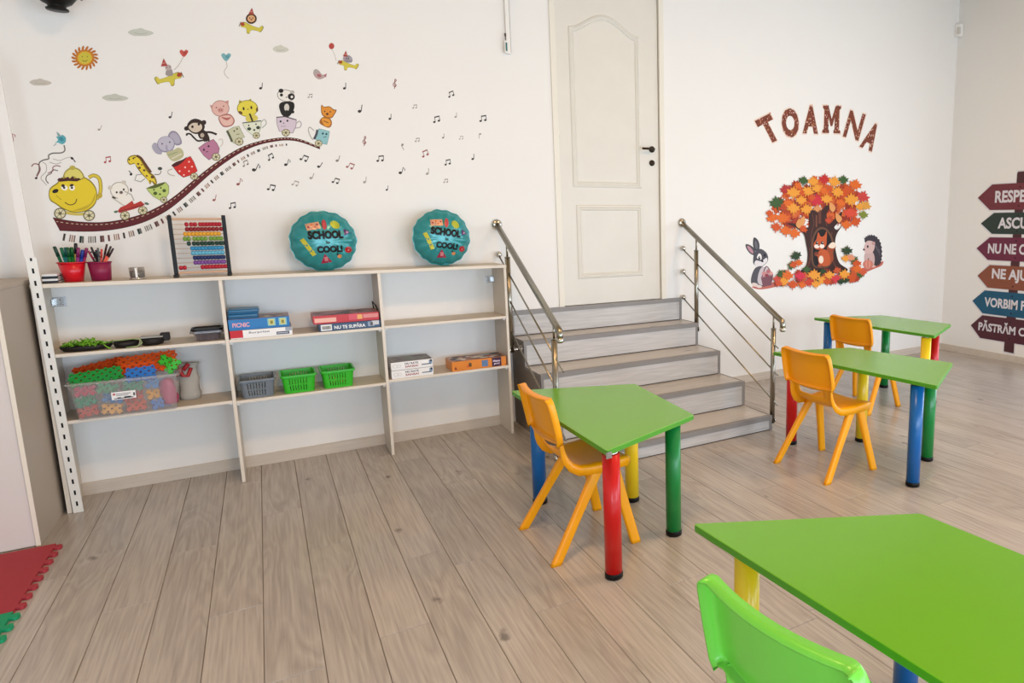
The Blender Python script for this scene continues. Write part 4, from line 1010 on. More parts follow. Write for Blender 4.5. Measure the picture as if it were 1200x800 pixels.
# ------------------------------------------------------------------ small wall fittings
sp = thing('wall_spotlight', 'black wall lamp high up at the top left corner of the photo', 'lamp', (-.80, YB, 2.95))
bm = BM(); rbox(bm, -.86, -.74, YB - .03, YB - .001, 2.90, 3.02, .006, 2); obj('wall_plate', bm, M_black, sp)
bm = BM(); tube(bm, [(-.80, YB - .028, 2.96), (-.80, 4.94, 2.98), (-.80, 4.91, 2.93)], .018, 10); obj('arm', bm, M_black, sp)
bm = BM(); lathe(bm, [(.03, 3.0), (.085, 2.97), (.092, 2.83), (.088, 2.80), (.062, 2.765), (.040, 2.752), (.036, 2.742), (.048, 2.735), (.046, 2.727), (.001, 2.727)], -.795, 4.91, 28, cap=True); obj('lamp_head', bm, M_black, sp)
bm = BM(); tube(bm, [(-.705, 4.91, 2.82), (-.685, 4.91, 2.80)], .012, 8); obj('knob', bm, M_black, sp)
a, b = hit(589.5, 0, y=YB), hit(597, 64, y=YB)
ct = thing('cable_duct', 'white vertical cable duct on the wall left of the door', 'duct', (1.71, YB, b.z))
bm = BM(); rbox(bm, 1.690, 1.722, YB - .022, YB - .001, b.z, ZC - .002, .003, 2); obj('duct_body', bm, M_white, ct)
bm = BM(); box(bm, 1.722, 1.7235, YB - .021, YB - .001, b.z + .01, ZC - .002); obj('duct_seam', bm, M_gap, ct)
tp = hit(592, 55, y=YB)
th = thing('thermometer', 'small teal and white thermometer hanging at the foot of the cable duct', 'thermometer', (tp.x, YB - .024, tp.z))
bm = BM(); rbox(bm, tp.x - .014, tp.x + .014, YB - .030, YB - .024, tp.z - .05, tp.z + .04, .004, 2); obj('backing', bm, M_white, th)
bm = BM(); rbox(bm, tp.x - .006, tp.x + .006, YB - .033, YB - .030, tp.z - .035, tp.z + .025, .002, 2); obj('scale', bm, mat('teal_print', '#1B6F6F', .4), th)
bm = BM(); tube(bm, [(tp.x - .003, YB - .027, tp.z + .04), (tp.x - .004, YB - .027, tp.z + .085)], .003, 6); tube(bm, [(tp.x - .004, YB - .027, tp.z + .07), (tp.x - .004, YB - .027, tp.z + .09)], .006, 8); obj('hanging_cord', bm, mat('dark_cord', '#4A4038', .6), th)
ms = thing('motion_sensor', 'small white motion sensor high in the right corner of the room', 'sensor', (XR - .03, YB - .03, 3.74))
bm = BM(); q = [(XR - .070, YB - .002), (XR - .050, YB - .050), (XR - .002, YB - .070), (XR - .002, YB - .002)]
prism(bm, q, 3.675, 3.815); bmesh.ops.bevel(bm, geom=bm.edges[:], offset=.005, segments=2, affect='EDGES'); obj('sensor_housing', bm, M_white, ms)
bm = BM(); prism(bm, [(XR - .066, YB - .030), (XR - .058, YB - .052), (XR - .038, YB - .060), (XR - .045, YB - .045)], 3.70, 3.775); obj('sensor_lens', bm, mat('sensor_lens_grey', '#CFCBC2', .3), ms)
# ------------------------------------------------------------------ wall stickers (flat vinyl prints on the back and right walls)
DM = {}
def dmat(h):
    if h not in DM: DM[h] = mat('vinyl_' + h, h, .55, spec=.3)
    return DM[h]
def smoothp(P, n=5, closed=True):
    out = []; N_ = len(P); R = range(N_) if closed else range(N_ - 1)
    for i in R:
        p0, p1, p2, p3 = (P[(i + k) % N_] if closed else P[min(max(i + k, 0), N_ - 1)] for k in (-1, 0, 1, 2))
        for j in range(n):
            t = j / n
            out.append(tuple(.5 * (2 * p1[c] + (p2[c] - p0[c]) * t + (2 * p0[c] - 5 * p1[c] + 4 * p2[c] - p3[c]) * t * t + (3 * p1[c] - p0[c] - 3 * p2[c] + p3[c]) * t ** 3) for c in (0, 1)))
    if not closed: out.append(tuple(P[-1]))
    return out
class Sticker:
    """a sticker laid out in the photo's pixels and mapped once onto the wall plane"""
    def __init__(s, name, label, cat, c, group=None, wall='back'):
        s.wall = wall; s.k = 0
        s.t = thing(name, label, cat, s.at(c[0], c[1], 0), group)
    def at(s, u, v, d):
        return hit(u, v, y=YB - d) if s.wall == 'back' else hit(u, v, x=XR - d)
    def w(s, u, v, d):
        p = hit(u, v, y=YB) if s.wall == 'back' else hit(u, v, x=XR)
        if s.wall == 'back': return Vector((p.x, YB - d, p.z))
        return Vector((XR - d, p.y, p.z))
    def part(s, name, shapes, label=None, parent=None, **kw):
        bm = BM(); mats = []; 
        for sh_ in shapes:
            s.k += 1; d = .0006 + .00006 * s.k; kind = sh_[0]; col = sh_[-1]
            if col not in mats: mats.append(col)
            mi = mats.index(col)
            if kind == 'p': P = [sh_[1]]
            elif kind == 's': P = [smoothp(sh_[1])]
            elif kind == 'e':
                _, u, v, a, b, r = sh_[:6]; n = 18 if max(a, b) > 2.5 else 10; r = math.radians(r)
                P = [[(u + a * math.cos(t) * math.cos(r) - b * math.sin(t) * math.sin(r), v + a * math.cos(t) * math.sin(r) + b * math.sin(t) * math.cos(r)) for t in [2 * PI * i / n for i in range(n)]]]
            elif kind in ('l', 'L'):
                Q = smoothp(sh_[1], 5, False) if kind == 'L' else sh_[1]; wd = sh_[2] / 2; A = []; B_ = []
                for i, q in enumerate(Q):
                    a = Q[max(i - 1, 0)]; b = Q[min(i + 1, len(Q) - 1)]; dx, dy = b[0] - a[0], b[1] - a[1]; L_ = math.hypot(dx, dy) or 1
                    ww = wd(i / (len(Q) - 1)) if callable(wd) else wd
                    A.append((q[0] - dy / L_ * ww, q[1] + dx / L_ * ww)); B_.append((q[0] + dy / L_ * ww, q[1] - dx / L_ * ww))
                P = [[A[i], A[i + 1], B_[i + 1], B_[i]] for i in range(len(Q) - 1)]
            for poly in P:
                vs = [bm.verts.new(s.w(u, v, d)) for u, v in poly]
                try: bm.faces.new(vs).material_index = mi
                except Exception: pass
        for f in bm.faces:
            f.normal_update()
            nn = f.normal.y if s.wall == 'back' else f.normal.x
            if nn > 0: f.normal_flip()
        return obj(name, bm, [dmat(c) for c in mats], parent or s.t, label, fixn=False, **kw)
def wheel(u, v, r, rot=0, c1='#A39A72', c2='#D9D2B0'):
    out = [('e', u, v, r, r * .92, 0, '#6E6848'), ('e', u, v, r * .82, r * .75, 0, c2)]
    for k in range(3):
        a = math.radians(rot + 60 * k); out.append(('l', [(u - r * .8 * math.cos(a), v - r * .75 * math.sin(a)), (u + r * .8 * math.cos(a), v + r * .75 * math.sin(a))], .7, '#8A8460'))
    out.append(('e', u, v, r * .3, r * .28, 0, '#6E6848')); return out
def eyes(pts, r=.9, c='#2A2320'): return [('e', u, v, r, r * 1.1, 0, c) for u, v in pts]

# --- the dark red track with its dotted stitching and piano-key ticks
tk = Sticker('track_sticker', 'long curved dark red track sticker that the teapot and teacup animals ride on', 'wall sticker', (210, 220))
TOP = [(62, 255), (80, 258.5), (100, 260.5), (122, 260.5), (145, 257), (168, 250.5), (190, 240), (208, 227.5), (225, 213), (245, 197), (265, 183), (285, 172), (305, 165.5), (325, 162), (340, 161.5), (355, 164.5), (375, 173)]
BOT = [(375, 174.5), (355, 167), (340, 164.2), (325, 165), (305, 169), (286, 176.5), (267, 188), (247, 203), (228, 220), (212, 234), (194, 247.5), (171, 259), (148, 266), (123, 270), (99, 271), (70, 270)]
T_ = smoothp(TOP, 6, False); B_ = smoothp(BOT[::-1], 6, False)
bandq = []
for i in range(60):
    a, b = i / 60, (i + 1) / 60
    def smp(L_, t): x = t * (len(L_) - 1); j = min(int(x), len(L_) - 2); f = x - j; return (L_[j][0] * (1 - f) + L_[j + 1][0] * f, L_[j][1] * (1 - f) + L_[j + 1][1] * f)
    bandq.append([smp(T_, a), smp(T_, b), smp(B_, b), smp(B_, a)])
bm = BM()
for q in bandq:
    vs = [bm.verts.new(tk.w(u, v, .0008)) for u, v in q]; f = bm.faces.new(vs); f.normal_update()
    if f.normal.y > 0: f.normal_flip()
obj('track_band', bm, dmat('#5E1E22'), tk.t, fixn=False)
tk.k = 1
tk.part('track_outline', [('L', TOP, .9, '#2E1614'), ('L', BOT[::-1], .8, '#2E1614')], kind='stuff')
dash = []
mid = [((a[0] * .72 + b[0] * .28), (a[1] * .72 + b[1] * .28)) for a, b in zip([smp(T_, i / 120) for i in range(121)], [smp(B_, i / 120) for i in range(121)])]
for i in range(1, 118, 2): dash.append(('l', [mid[i], mid[i + 1]], .75, '#CDB79A'))
tk.part('stitching', dash, kind='stuff')
tk.k = 4
off = []
KB = [(72, 273), (95, 276.5), (120, 276), (147, 272), (170, 265), (193, 254), (212, 241), (229, 227), (247, 211), (265, 197), (283, 184.5), (300, 176), (318, 170), (340, 168)]
KQ = smoothp(KB, 12, False); rnd = random.Random(3); acc = 0; nx = 2; grp = 0
cums = [0]
for a, b in zip(KQ, KQ[1:]): cums.append(cums[-1] + math.hypot(b[0] - a[0], b[1] - a[1]))
def kat(sv):
    for i in range(len(KQ) - 1):
        if cums[i + 1] >= sv:
            f = (sv - cums[i]) / max(1e-6, cums[i + 1] - cums[i]); a, b = KQ[i], KQ[i + 1]; d = math.hypot(b[0] - a[0], b[1] - a[1]) or 1
            return (a[0] + (b[0] - a[0]) * f, a[1] + (b[1] - a[1]) * f, -(b[1] - a[1]) / d, (b[0] - a[0]) / d)
    return None
sv = 4; gi = 0
keys = []
pat = [1, 3, 2, 4, 2, 1, 3]
while sv < cums[-1] - 3:
    n = pat[gi % 7]; cc = [['#3A332E'], ['#8A7468', '#A5806A', '#6E5A50'], ['#17302C', '#6E6A60'], ['#8C857A', '#6A645C', '#A09A8C', '#5A544E'], ['#5A3A3A', '#7A5A52'], ['#6A3F3C'], ['#A08068', '#B59A80', '#8F5A4C']][gi % 7]
    fall = 1 - .80 * sv / cums[-1]
    for j in range(n):
        q = kat(sv)
        if not q: break
        h = 7.6 * fall + .8; wdt = (2.6 if len(cc) <= 2 else 1.6) * (.5 + .5 * fall)
        keys.append(('l', [(q[0], q[1]), (q[0] + q[2] * h, q[1] + q[3] * h)], wdt, cc[j % len(cc)])); sv += 2.6 * (.55 + .45 * fall)
    sv += 4.4 * (.5 + .5 * fall); gi += 1
for i in range(0, len(keys)): pass
tk.k = 3
bm = BM(); kc = sorted({k_[-1] for k_ in keys})
for k_ in keys:
    (a, b), wd = k_[1], k_[2] / 2; dx, dy = b[0] - a[0], b[1] - a[1]; L_ = math.hypot(dx, dy); nx_, ny_ = -dy / L_ * wd, dx / L_ * wd
    vs = [bm.verts.new(tk.w(u, v, .0009)) for u, v in ((a[0] + nx_, a[1] + ny_), (b[0] + nx_, b[1] + ny_), (b[0] - nx_, b[1] - ny_), (a[0] - nx_, a[1] - ny_))]
    f = bm.faces.new(vs); f.material_index = kc.index(k_[-1]); f.normal_update()
    if f.normal.y > 0: f.normal_flip()
obj('piano_keys', bm, [dmat(c) for c in kc], tk.t, fixn=False, label='row of small printed piano-key ticks', kind='stuff')

# --- teapot
s = Sticker('teapot_sticker', 'yellow dog-faced teapot on wheels at the left end of the track', 'wall sticker', (88, 225))
s.part('handle', [('L', [(104, 208), (110, 205.5), (116, 209), (118, 218), (117, 228), (113, 233)], 4.4, '#8A7B2C'), ('L', [(104, 208), (110, 205.5), (116, 209), (118, 218), (117, 228), (113, 233)], 3.0, '#D6BF3C'), ('e', 117, 229, 3, 3.2, 0, '#BFA636')])
s.part('pot_body', [('s', [(57, 228), (59, 220), (67, 214), (72, 208), (90, 205), (104, 210), (112, 219), (114, 230), (111, 240), (102, 247), (88, 249), (74, 245), (65, 239), (59, 235)], '#8A7B2C'),
    ('s', [(58, 228), (60, 221), (68, 215), (73, 209), (90, 206), (103, 211), (111, 220), (113, 230), (110, 239), (101, 246), (88, 248), (75, 244), (66, 238), (60, 234)], '#E2C92F'),
    ('s', [(85, 247), (100, 245), (110, 236), (112, 226), (106, 238), (96, 243)], '#C4AA2A')])
s.part('lid', [('s', [(74, 207), (78, 199), (86, 196), (94, 199), (99, 208), (92, 211), (86, 208), (80, 211)], '#9C8C34'), ('s', [(75.5, 206), (79, 200), (86, 197.5), (93, 200), (97.5, 207.5), (92, 209.5), (86, 206.5), (80, 209.5)], '#DACF6E'), ('e', 85, 196.5, 3.6, 2.6, 0, '#B9AC4C')])
s.part('chocolate_band', [('p', [(67, 211), (69, 208.5), (75, 209), (80, 207), (82, 209.5), (85, 206), (87, 209), (93, 208.5), (95, 210.5), (90, 212.5), (80, 212), (70, 213)], '#4A2420')])
s.part('face', [('e', 75.5, 220, 4, 3, 15, '#F3EFE2'), ('e', 84.5, 220, 3.4, 3.2, 0, '#F3EFE2'), ('e', 74, 217.5, 2.2, 1.8, 20, '#3A2A20'), ('e', 84, 217, 2.4, 1.6, -15, '#3A2A20'), ('e', 75.3, 220, 1.4, 1.3, 0, '#33241C'), ('e', 84.3, 220, 1.4, 1.4, 0, '#33241C'),
    ('e', 65, 223.8, 3.8, 2.3, -18, '#1F1A16'), ('L', [(76, 237), (82, 240), (88, 238), (90, 233)], 1.0, '#5A4420'), ('L', [(66, 229), (72, 234)], .7, '#A38A22')])
s.part('cart_axle', [('s', [(76, 247), (92, 249.5), (105, 248), (104, 251.5), (90, 252.5), (77, 250.5)], '#CDBB58')])
s.part('wheel', wheel(70.5, 250, 7.2, 10)); s.part('wheel', wheel(104.5, 252.5, 7.0, 25))
# --- steam and blue bird
s = Sticker('steam_sticker', 'curling grey steam with a small blue bird above the teapot', 'wall sticker', (62, 190))
for P, w_, c in (([(75, 170), (76, 176), (72, 179), (62, 179.5), (57, 182), (57, 186), (51, 187.5), (46, 191), (46, 199), (43, 206)], 1.5, '#6F6A62'), ([(37, 195), (40, 192), (45, 193), (47, 199), (43, 207)], 1.3, '#8A5A58'), ([(68, 200), (62, 199), (60, 203), (55, 206), (54, 211), (57, 215)], 1.2, '#7A6F6A'),
                 ([(71, 195), (66, 194), (62, 196), (62, 200), (56, 203)], 1.1, '#8A4F52'), ([(50, 190), (54, 193), (54, 201), (48, 208), (52, 214), (55, 217)], .8, '#A9A49A'), ([(62, 186), (70, 188), (78, 185), (84, 184)], .7, '#ADA89E'), ([(58, 190), (66, 192), (72, 190)], .8, '#A9A49A')):
    s.part('steam_curl', [('L', P, w_, c)])
s.part('bird', [('s', [(66, 160), (70, 160), (73, 158), (77, 161), (77, 166), (73, 169), (68, 167), (65, 167), (68, 164)], '#5FA9B4'), ('p', [(66, 154), (69, 156), (72, 160), (68, 160)], '#8AA5A6'), ('e', 72, 163, 3, 2.2, 30, '#3F8E9C'), ('l', [(66, 168), (63, 171)], .9, '#8AA5A6')])
s.part('note', [('e', 42.5, 208.6, 1.7, 1.3, -20, '#3A1F20'), ('e', 84.5, 185.5, 2, 1.4, 30, '#2A2624'), ('l', [(85.5, 186), (88.5, 190)], 1, '#2A2624')])

# --- riders
def cup_shape(P, col, dark, rim=None):
    c = (sum(p[0] for p in P) / len(P), sum(p[1] for p in P) / len(P))
    big = [(c[0] + (p[0] - c[0]) * 1.05, c[1] + (p[1] - c[1]) * 1.05) for p in P]
    return [('p', big, dark), ('p', P, col)]
s = Sticker('bear_sticker', 'white bear on a small red wheeled cart behind the teapot', 'wall sticker', (148, 232))
s.part('bear', [('e', 140, 223, 11, 10, 0, '#A9A292'), ('e', 140, 223, 10, 9, 0, '#EEE9DF'), ('e', 129, 220, 2.6, 2.6, 0, '#CFC8BA'), ('e', 145, 213.5, 3, 2.2, 0, '#CFC8BA'), ('s', [(138, 231), (150, 229), (156, 238), (146, 242)], '#EEE9DF'), ('l', [(146, 224), (154, 228), (157, 235)], 1.3, '#B5AE9F'), ('l', [(131, 231), (138, 236), (147, 242)], 1.6, '#C9C2B2'),
    ('e', 153.5, 222.5, 1.2, 2.4, -10, '#3A332C'), ('e', 133.5, 231.5, 2.6, 1.0, 25, '#3A332C')] + eyes([(136.8, 225.3), (145, 222)], 1.2) + [('e', 142, 225.5, 2.3, 1.9, 0, '#8A7B74'), ('e', 142, 225, 1, .8, 0, '#2A2320')])
s.part('cart', [('p', [(138, 247), (141, 243), (148, 240), (155, 235), (157, 239), (165, 235.5), (168, 238), (170, 240), (157, 245), (140, 249.5)], '#B5382F'), ('e', 136, 248, 2.6, 1.4, -10, '#55705A'), ('e', 172, 238.5, 2.8, 1.4, 15, '#55705A'), ('l', [(140, 247.5), (168, 240)], .8, '#6E2420')])
s.part('wheel', wheel(146.5, 252.5, 5.8, 5)); s.part('wheel', wheel(167.3, 246.5, 5.6, 20))
s = Sticker('giraffe_sticker', 'yellow giraffe standing in a green spotted teacup', 'wall sticker', (174, 210))
s.part('giraffe', [('s', [(149, 188), (152, 183), (159, 181.5), (163, 184), (168, 190), (174, 200), (181, 206), (184, 214), (181, 217), (178, 213), (176, 216), (173, 211), (166, 204), (160, 196), (158, 192), (152, 193)], '#8A7420'), ('s', [(150, 188), (153, 184), (159, 183), (163, 186), (167, 192), (173, 202), (180, 208), (182.5, 215), (179, 212), (175, 214), (172, 209), (166, 202), (160, 194), (157, 191), (153, 192)], '#E3CB3A'),
    ('L', [(160, 182.5), (165, 185), (170, 192), (177, 202)], 2.8, '#5E3A22'), ('L', [(181, 204.5), (187, 204), (189, 200)], 1.0, '#7A7268'), ('e', 187.5, 197.5, 2.6, 2.0, 0, '#3F4A44'), ('l', [(166, 204), (160, 205), (158, 211), (165, 213), (170, 209)], 1.0, '#8C8C88'), ('e', 153.5, 204.3, 1.6, 1.4, 0, '#222'.replace('#222', '#222222')), ('l', [(151, 200), (155, 204)], .9, '#222222')]
    + [('e', u, v, a, a * .8, 20, '#5E3A22') for u, v, a in ((162, 192, 1.5), (169, 199.5, 1.6), (163.5, 196.5, 1.7), (178.5, 207.5, 2.0), (172, 206, 1.3), (176, 212, 1.1), (158, 184.5, 1), (166, 193, 1))] + eyes([(151.5, 187), (156.3, 185.5)], 1.0))
s.part('teacup', cup_shape([(172, 220.5), (180, 218.5), (188, 216), (194, 214), (197.5, 218), (197.5, 226), (194, 232), (187, 234), (180, 230), (175, 225)], '#B9CB72', '#6F7A3A') + [('s', [(172, 220.5), (180, 217), (190, 214), (194, 213.5), (190, 217), (181, 220.5)], '#55602C'), ('e', 182, 226.5, 2.4, 2.1, 0, '#4A5A22'), ('e', 192.5, 223.3, 2.2, 2, 0, '#4A5A22'), ('e', 187.5, 227.5, 1.3, 1.1, 0, '#3A4418')] + eyes([(180.5, 222.3), (188.5, 220)], 1.0, '#4A4A22'))
s.part('wheel', wheel(192, 234, 4.2, 0))
s = Sticker('elephant_sticker', 'grey elephant riding in a red cup with white dots', 'wall sticker', (205, 180))
s.part('elephant', [('s', [(178, 172), (181, 167), (186, 170), (190, 178), (188, 181), (182, 179)], '#A9A5B4'), ('s', [(197, 161), (200, 154), (206, 154), (211, 160), (213, 168), (206, 170)], '#8F8A9C'), ('s', [(199, 161), (201, 156), (206, 156), (210, 161), (211, 167), (206, 168)], '#AFAABB'), ('e', 194.5, 169, 10.4, 9.6, 0, '#85809A'), ('e', 194.5, 168.6, 9.5, 8.7, 0, '#BDB9C7'), ('L', [(195, 170), (196, 176), (201, 178), (202, 174)], 2.4, '#A39EB2'), ('e', 190, 168.5, .9, 1.1, 0, '#4A4658'), ('e', 199, 166.5, .9, 1.1, 0, '#4A4658')])
s.part('shirt', [('s', [(195, 179), (203, 176), (209, 173), (214, 176), (215, 183), (208, 188), (201, 188)], '#B9B58C'), ('l', [(197, 182), (208, 178)], 1.2, '#8FA07A'), ('l', [(201, 186), (213, 180)], 1.3, '#D9D4C0')])
s.part('red_cup', cup_shape([(203, 195), (211, 190), (217, 186), (223, 183.5), (227, 190), (231, 200), (226, 204), (215, 207.5), (209, 203)], '#CF3028', '#7A1A18') + [('s', [(201, 194), (206, 190), (214, 187), (219, 184), (214, 190), (206, 195)], '#4A1C1C')] + [('e', u, v, 1.1, 1.0, 0, '#EFC9C0') for u, v in ((221.5, 189.5), (210.5, 200.5), (225, 195.2), (215.5, 205), (221.5, 200.5), (217, 196))] + [('L', [(205, 206), (198, 204), (197, 200), (202, 198)], 1.1, '#BDB5A8')])
s.part('wheel', wheel(227.5, 206.5, 4.6, 20))
s = Sticker('monkey_sticker', 'dark brown monkey standing in a pink teacup', 'wall sticker', (240, 165))
s.part('monkey', [('s', [(219, 149), (222, 142), (229, 139), (237, 142), (240, 148), (238, 153), (231, 157), (224, 155)], '#33241E'), ('e', 218.5, 150.5, 2.8, 2.6, 0, '#33241E'), ('e', 239, 143.5, 2.8, 2.8, 0, '#33241E'), ('s', [(221, 149), (225, 144.5), (231, 144), (236, 146), (236.5, 151), (231, 155), (225, 154)], '#CFC0AC')] + eyes([(225.5, 148.5), (233, 145.5)], 1.5) +
    [('s', [(232, 156), (238, 152), (243, 156), (245, 162), (242, 166), (238, 163), (234, 162)], '#33241E'), ('e', 237, 158.5, 2.4, 2.6, 0, '#B5A694'), ('L', [(241, 155), (247, 155), (254, 157.5)], 2.4, '#33241E'), ('L', [(219, 159), (219, 157), (223, 157), (227, 161), (232, 165), (239, 164)], 2.0, '#33241E'), ('L', [(239, 161), (240, 166)], 2.2, '#33241E'), ('L', [(244, 160), (245, 166)], 2.2, '#33241E')])
s.part('teacup', cup_shape([(233, 173.5), (241, 167.5), (250, 163.5), (254, 168), (257, 174), (256, 179), (250, 184), (245, 187), (239, 182)], '#B57A95', '#6E3F58') + [('L', [(256, 164), (260, 163), (261, 168), (258, 172)], 1.1, '#CFC6BC')] + eyes([(239, 175.5), (244.5, 171.3)], 1.2, '#4A2438') + [('L', [(241, 178), (244, 177.5)], .8, '#4A2438')])
s.part('wheel', wheel(253.2, 183.8, 5, 20))
s = Sticker('pig_sticker', 'pink pig riding in a pale grey-green mug', 'wall sticker', (267, 145))
s.part('pig', [('s', [(246, 123), (250, 125), (249, 129)], '#C98F86'), ('e', 258.3, 127, 10.6, 9.6, 0, '#A9776E'), ('e', 258.3, 127, 9.8, 8.8, 0, '#DDB3A8'), ('p', [(264, 118.5), (268, 117.5), (267.5, 123)], '#C98F86'), ('e', 258.5, 129, 3.6, 2.8, 0, '#C9928A'), ('e', 257.3, 129, .6, .8, 0, '#8A4F48'), ('e', 259.7, 129, .6, .8, 0, '#8A4F48')] + eyes([(253.5, 126), (262, 124.5)], .8, '#6A3A36') +
    [('s', [(256, 138), (262, 134), (270, 134), (275, 141), (272, 147), (264, 149), (259, 146)], '#A9675E'), ('s', [(257, 138), (262, 135.5), (269.5, 135.5), (273.5, 141), (271, 146), (264, 147.5), (260, 145)], '#E0B9AC'), ('s', [(259, 137), (266, 138), (271, 137), (266, 141)], '#B5635E')])
s.part('mug', cup_shape([(267, 153), (273, 149.5), (280, 148), (283.5, 155), (286.5, 160.5), (281, 163), (275, 168), (271, 165), (268, 158)], '#C3C4A5', '#7A7B60') + [('L', [(266, 153), (269, 159), (272, 166)], 2.6, '#55573F')] + eyes([(274.5, 153.5), (277.8, 151)], 1.0, '#55573F') + [('L', [(277, 157.5), (280.5, 157)], .8, '#6A6A50')])
s.part('wheel', wheel(280.3, 166, 5, 0))
s = Sticker('cat_sticker', 'yellow cat sitting in a white teacup with green spots', 'wall sticker', (293, 138))
s.part('cat', [('p', [(279.5, 121), (280.5, 117), (284, 119)], '#A3972E'), ('p', [(291, 117.5), (294, 115.5), (295, 119.5)], '#A3972E'), ('e', 290, 127, 12.4, 9.8, 0, '#93882C'), ('e', 290, 127, 11.5, 9, 0, '#E0D04A'), ('e', 281.8, 132, 2.6, 1.7, 30, '#6A4A22'), ('e', 301.2, 128.5, 1.3, 2.6, 0, '#6A4A22')] + [('e', 285.5, 127.3, 1.2, 2.0, -10, '#3A3220'), ('e', 294.5, 126, 1.2, 2.0, -10, '#3A3220'), ('e', 290.5, 128, 1, .7, 0, '#7A6A2A')] +
    [('s', [(289, 135), (293, 134), (300, 135), (302, 140), (292, 143), (288, 140)], '#D6C65A'), ('l', [(292.5, 133), (296, 142)], 2.0, '#2C2818')])
s.part('teacup', cup_shape([(284.5, 144), (293, 143), (302, 141.5), (306, 142), (305.5, 150), (303, 156), (297, 158.5), (290, 153.5), (286.5, 149)], '#DDE0CC', '#7C8A76') + [('l', [(284.5, 144), (306, 141.5)], 1.2, '#4F5A48'), ('L', [(306, 143), (310, 140), (312, 145), (307, 150)], 1.0, '#A9AFA0'), ('e', 292, 151, 2.4, 2.0, 0, '#3C463A'), ('e', 302.5, 149.5, 2.4, 2.0, 0, '#3C463A'), ('e', 298, 152.3, 1.3, 1.1, 0, '#2A3028')] + eyes([(291.5, 147), (300, 145.5)], .9))
s.part('wheel', wheel(300.5, 158.8, 4.2, 0))
s = Sticker('panda_sticker', 'black and white panda standing in a lilac teacup near the top of the track', 'wall sticker', (338, 135))
s.part('panda', [('e', 335, 112, 10.5, 7.2, 10, '#8F8A82'), ('e', 335, 112, 9.6, 6.4, 10, '#EAE6DE'), ('e', 329.3, 106.4, 2.9, 2.5, 0, '#1D1B1A'), ('e', 342.5, 108, 2.6, 2.2, 0, '#B5B0A8'), ('e', 329.8, 111.3, 1.9, 1.9, 0, '#1D1B1A'), ('e', 341.3, 113.3, 4.2, 3.8, 20, '#1D1B1A'), ('e', 342, 113.5, 1.5, 1.6, 0, '#EAE6DE'), ('e', 335.7, 114, .9, .7, 0, '#1D1B1A'),
    ('s', [(327, 124), (331, 119.5), (343, 119.5), (345, 126), (341, 134), (336, 137.5), (330, 134)], '#1D1B1A'), ('e', 336, 126, 3.0, 4.5, 0, '#CFCAC0'), ('e', 336, 130.5, 1.6, 1.6, 0, '#1D1B1A'), ('s', [(341, 127), (345, 131), (343, 133), (340, 131)], '#1D1B1A')])
s.part('teacup', cup_shape([(324.3, 138), (334, 137), (347, 140.5), (346.5, 148), (343, 155.5), (336, 155), (327.5, 153.5), (325, 146)], '#D2C3CF', '#6E5E6A') + [('l', [(324, 137.5), (334, 136.6), (347.5, 140.5)], 1.2, '#4F404A'), ('L', [(347, 145), (350.5, 142), (353, 144.5), (351.5, 149), (346, 150)], 1.2, '#B9ADB5')] + eyes([(328.8, 142.3), (336.8, 141.5)], 1.2) + [('e', 332.5, 144.2, .8, .7, 0, '#4F404A'), ('l', [(329, 148), (335, 148)], .6, '#8F7F8A')])
s.part('wheel', wheel(335, 155.5, 4.8, 0))
s = Sticker('kitten_sticker', 'orange kitten in a pale blue mug at the right end of the track', 'wall sticker', (380, 148))
s.part('kitten', [('s', [(376.5, 123), (380, 125), (386, 124.5), (391, 128), (394.5, 129), (391.5, 135), (388, 138.5), (380, 137), (376.5, 132)], '#8F5A1E'), ('s', [(377.3, 124.5), (380.5, 126), (386, 125.5), (390.5, 129), (393, 130), (390.5, 134.5), (387.5, 137.5), (380.5, 136), (377.5, 131.5)], '#DB8F32'), ('e', 383.5, 133.5, 1.6, 1.3, 0, '#4A2A14')] + eyes([(380.5, 130.5), (387, 131)], .8) +
    [('s', [(376, 139), (380, 137), (387, 139), (389, 145), (386, 149.5), (380, 148), (374.5, 144)], '#A3662A'), ('s', [(377, 139.5), (380, 138.5), (386, 140), (387.5, 145), (385, 148), (380, 147)], '#DF9838'), ('l', [(379, 141.5), (385, 144)], 1.3, '#8F5A1E')])
s.part('mug', cup_shape([(374, 151), (379, 152), (386, 154), (385, 161), (383, 169), (378, 168), (370, 163), (371, 156)], '#8FC0C4', '#55707A') + [('L', [(372, 152), (370.5, 158), (368, 163)], 2.8, '#4A4E58'), ('L', [(368, 153), (363, 149), (361.5, 153), (364, 160), (367, 164)], 1.0, '#A9A59C')] + eyes([(378.3, 156.5), (382.5, 157)], 1.2, '#24445A') + [('L', [(379, 161), (382.5, 160)], .8, '#24445A')])
s.part('wheel', wheel(373.3, 168, 4.4, 15))

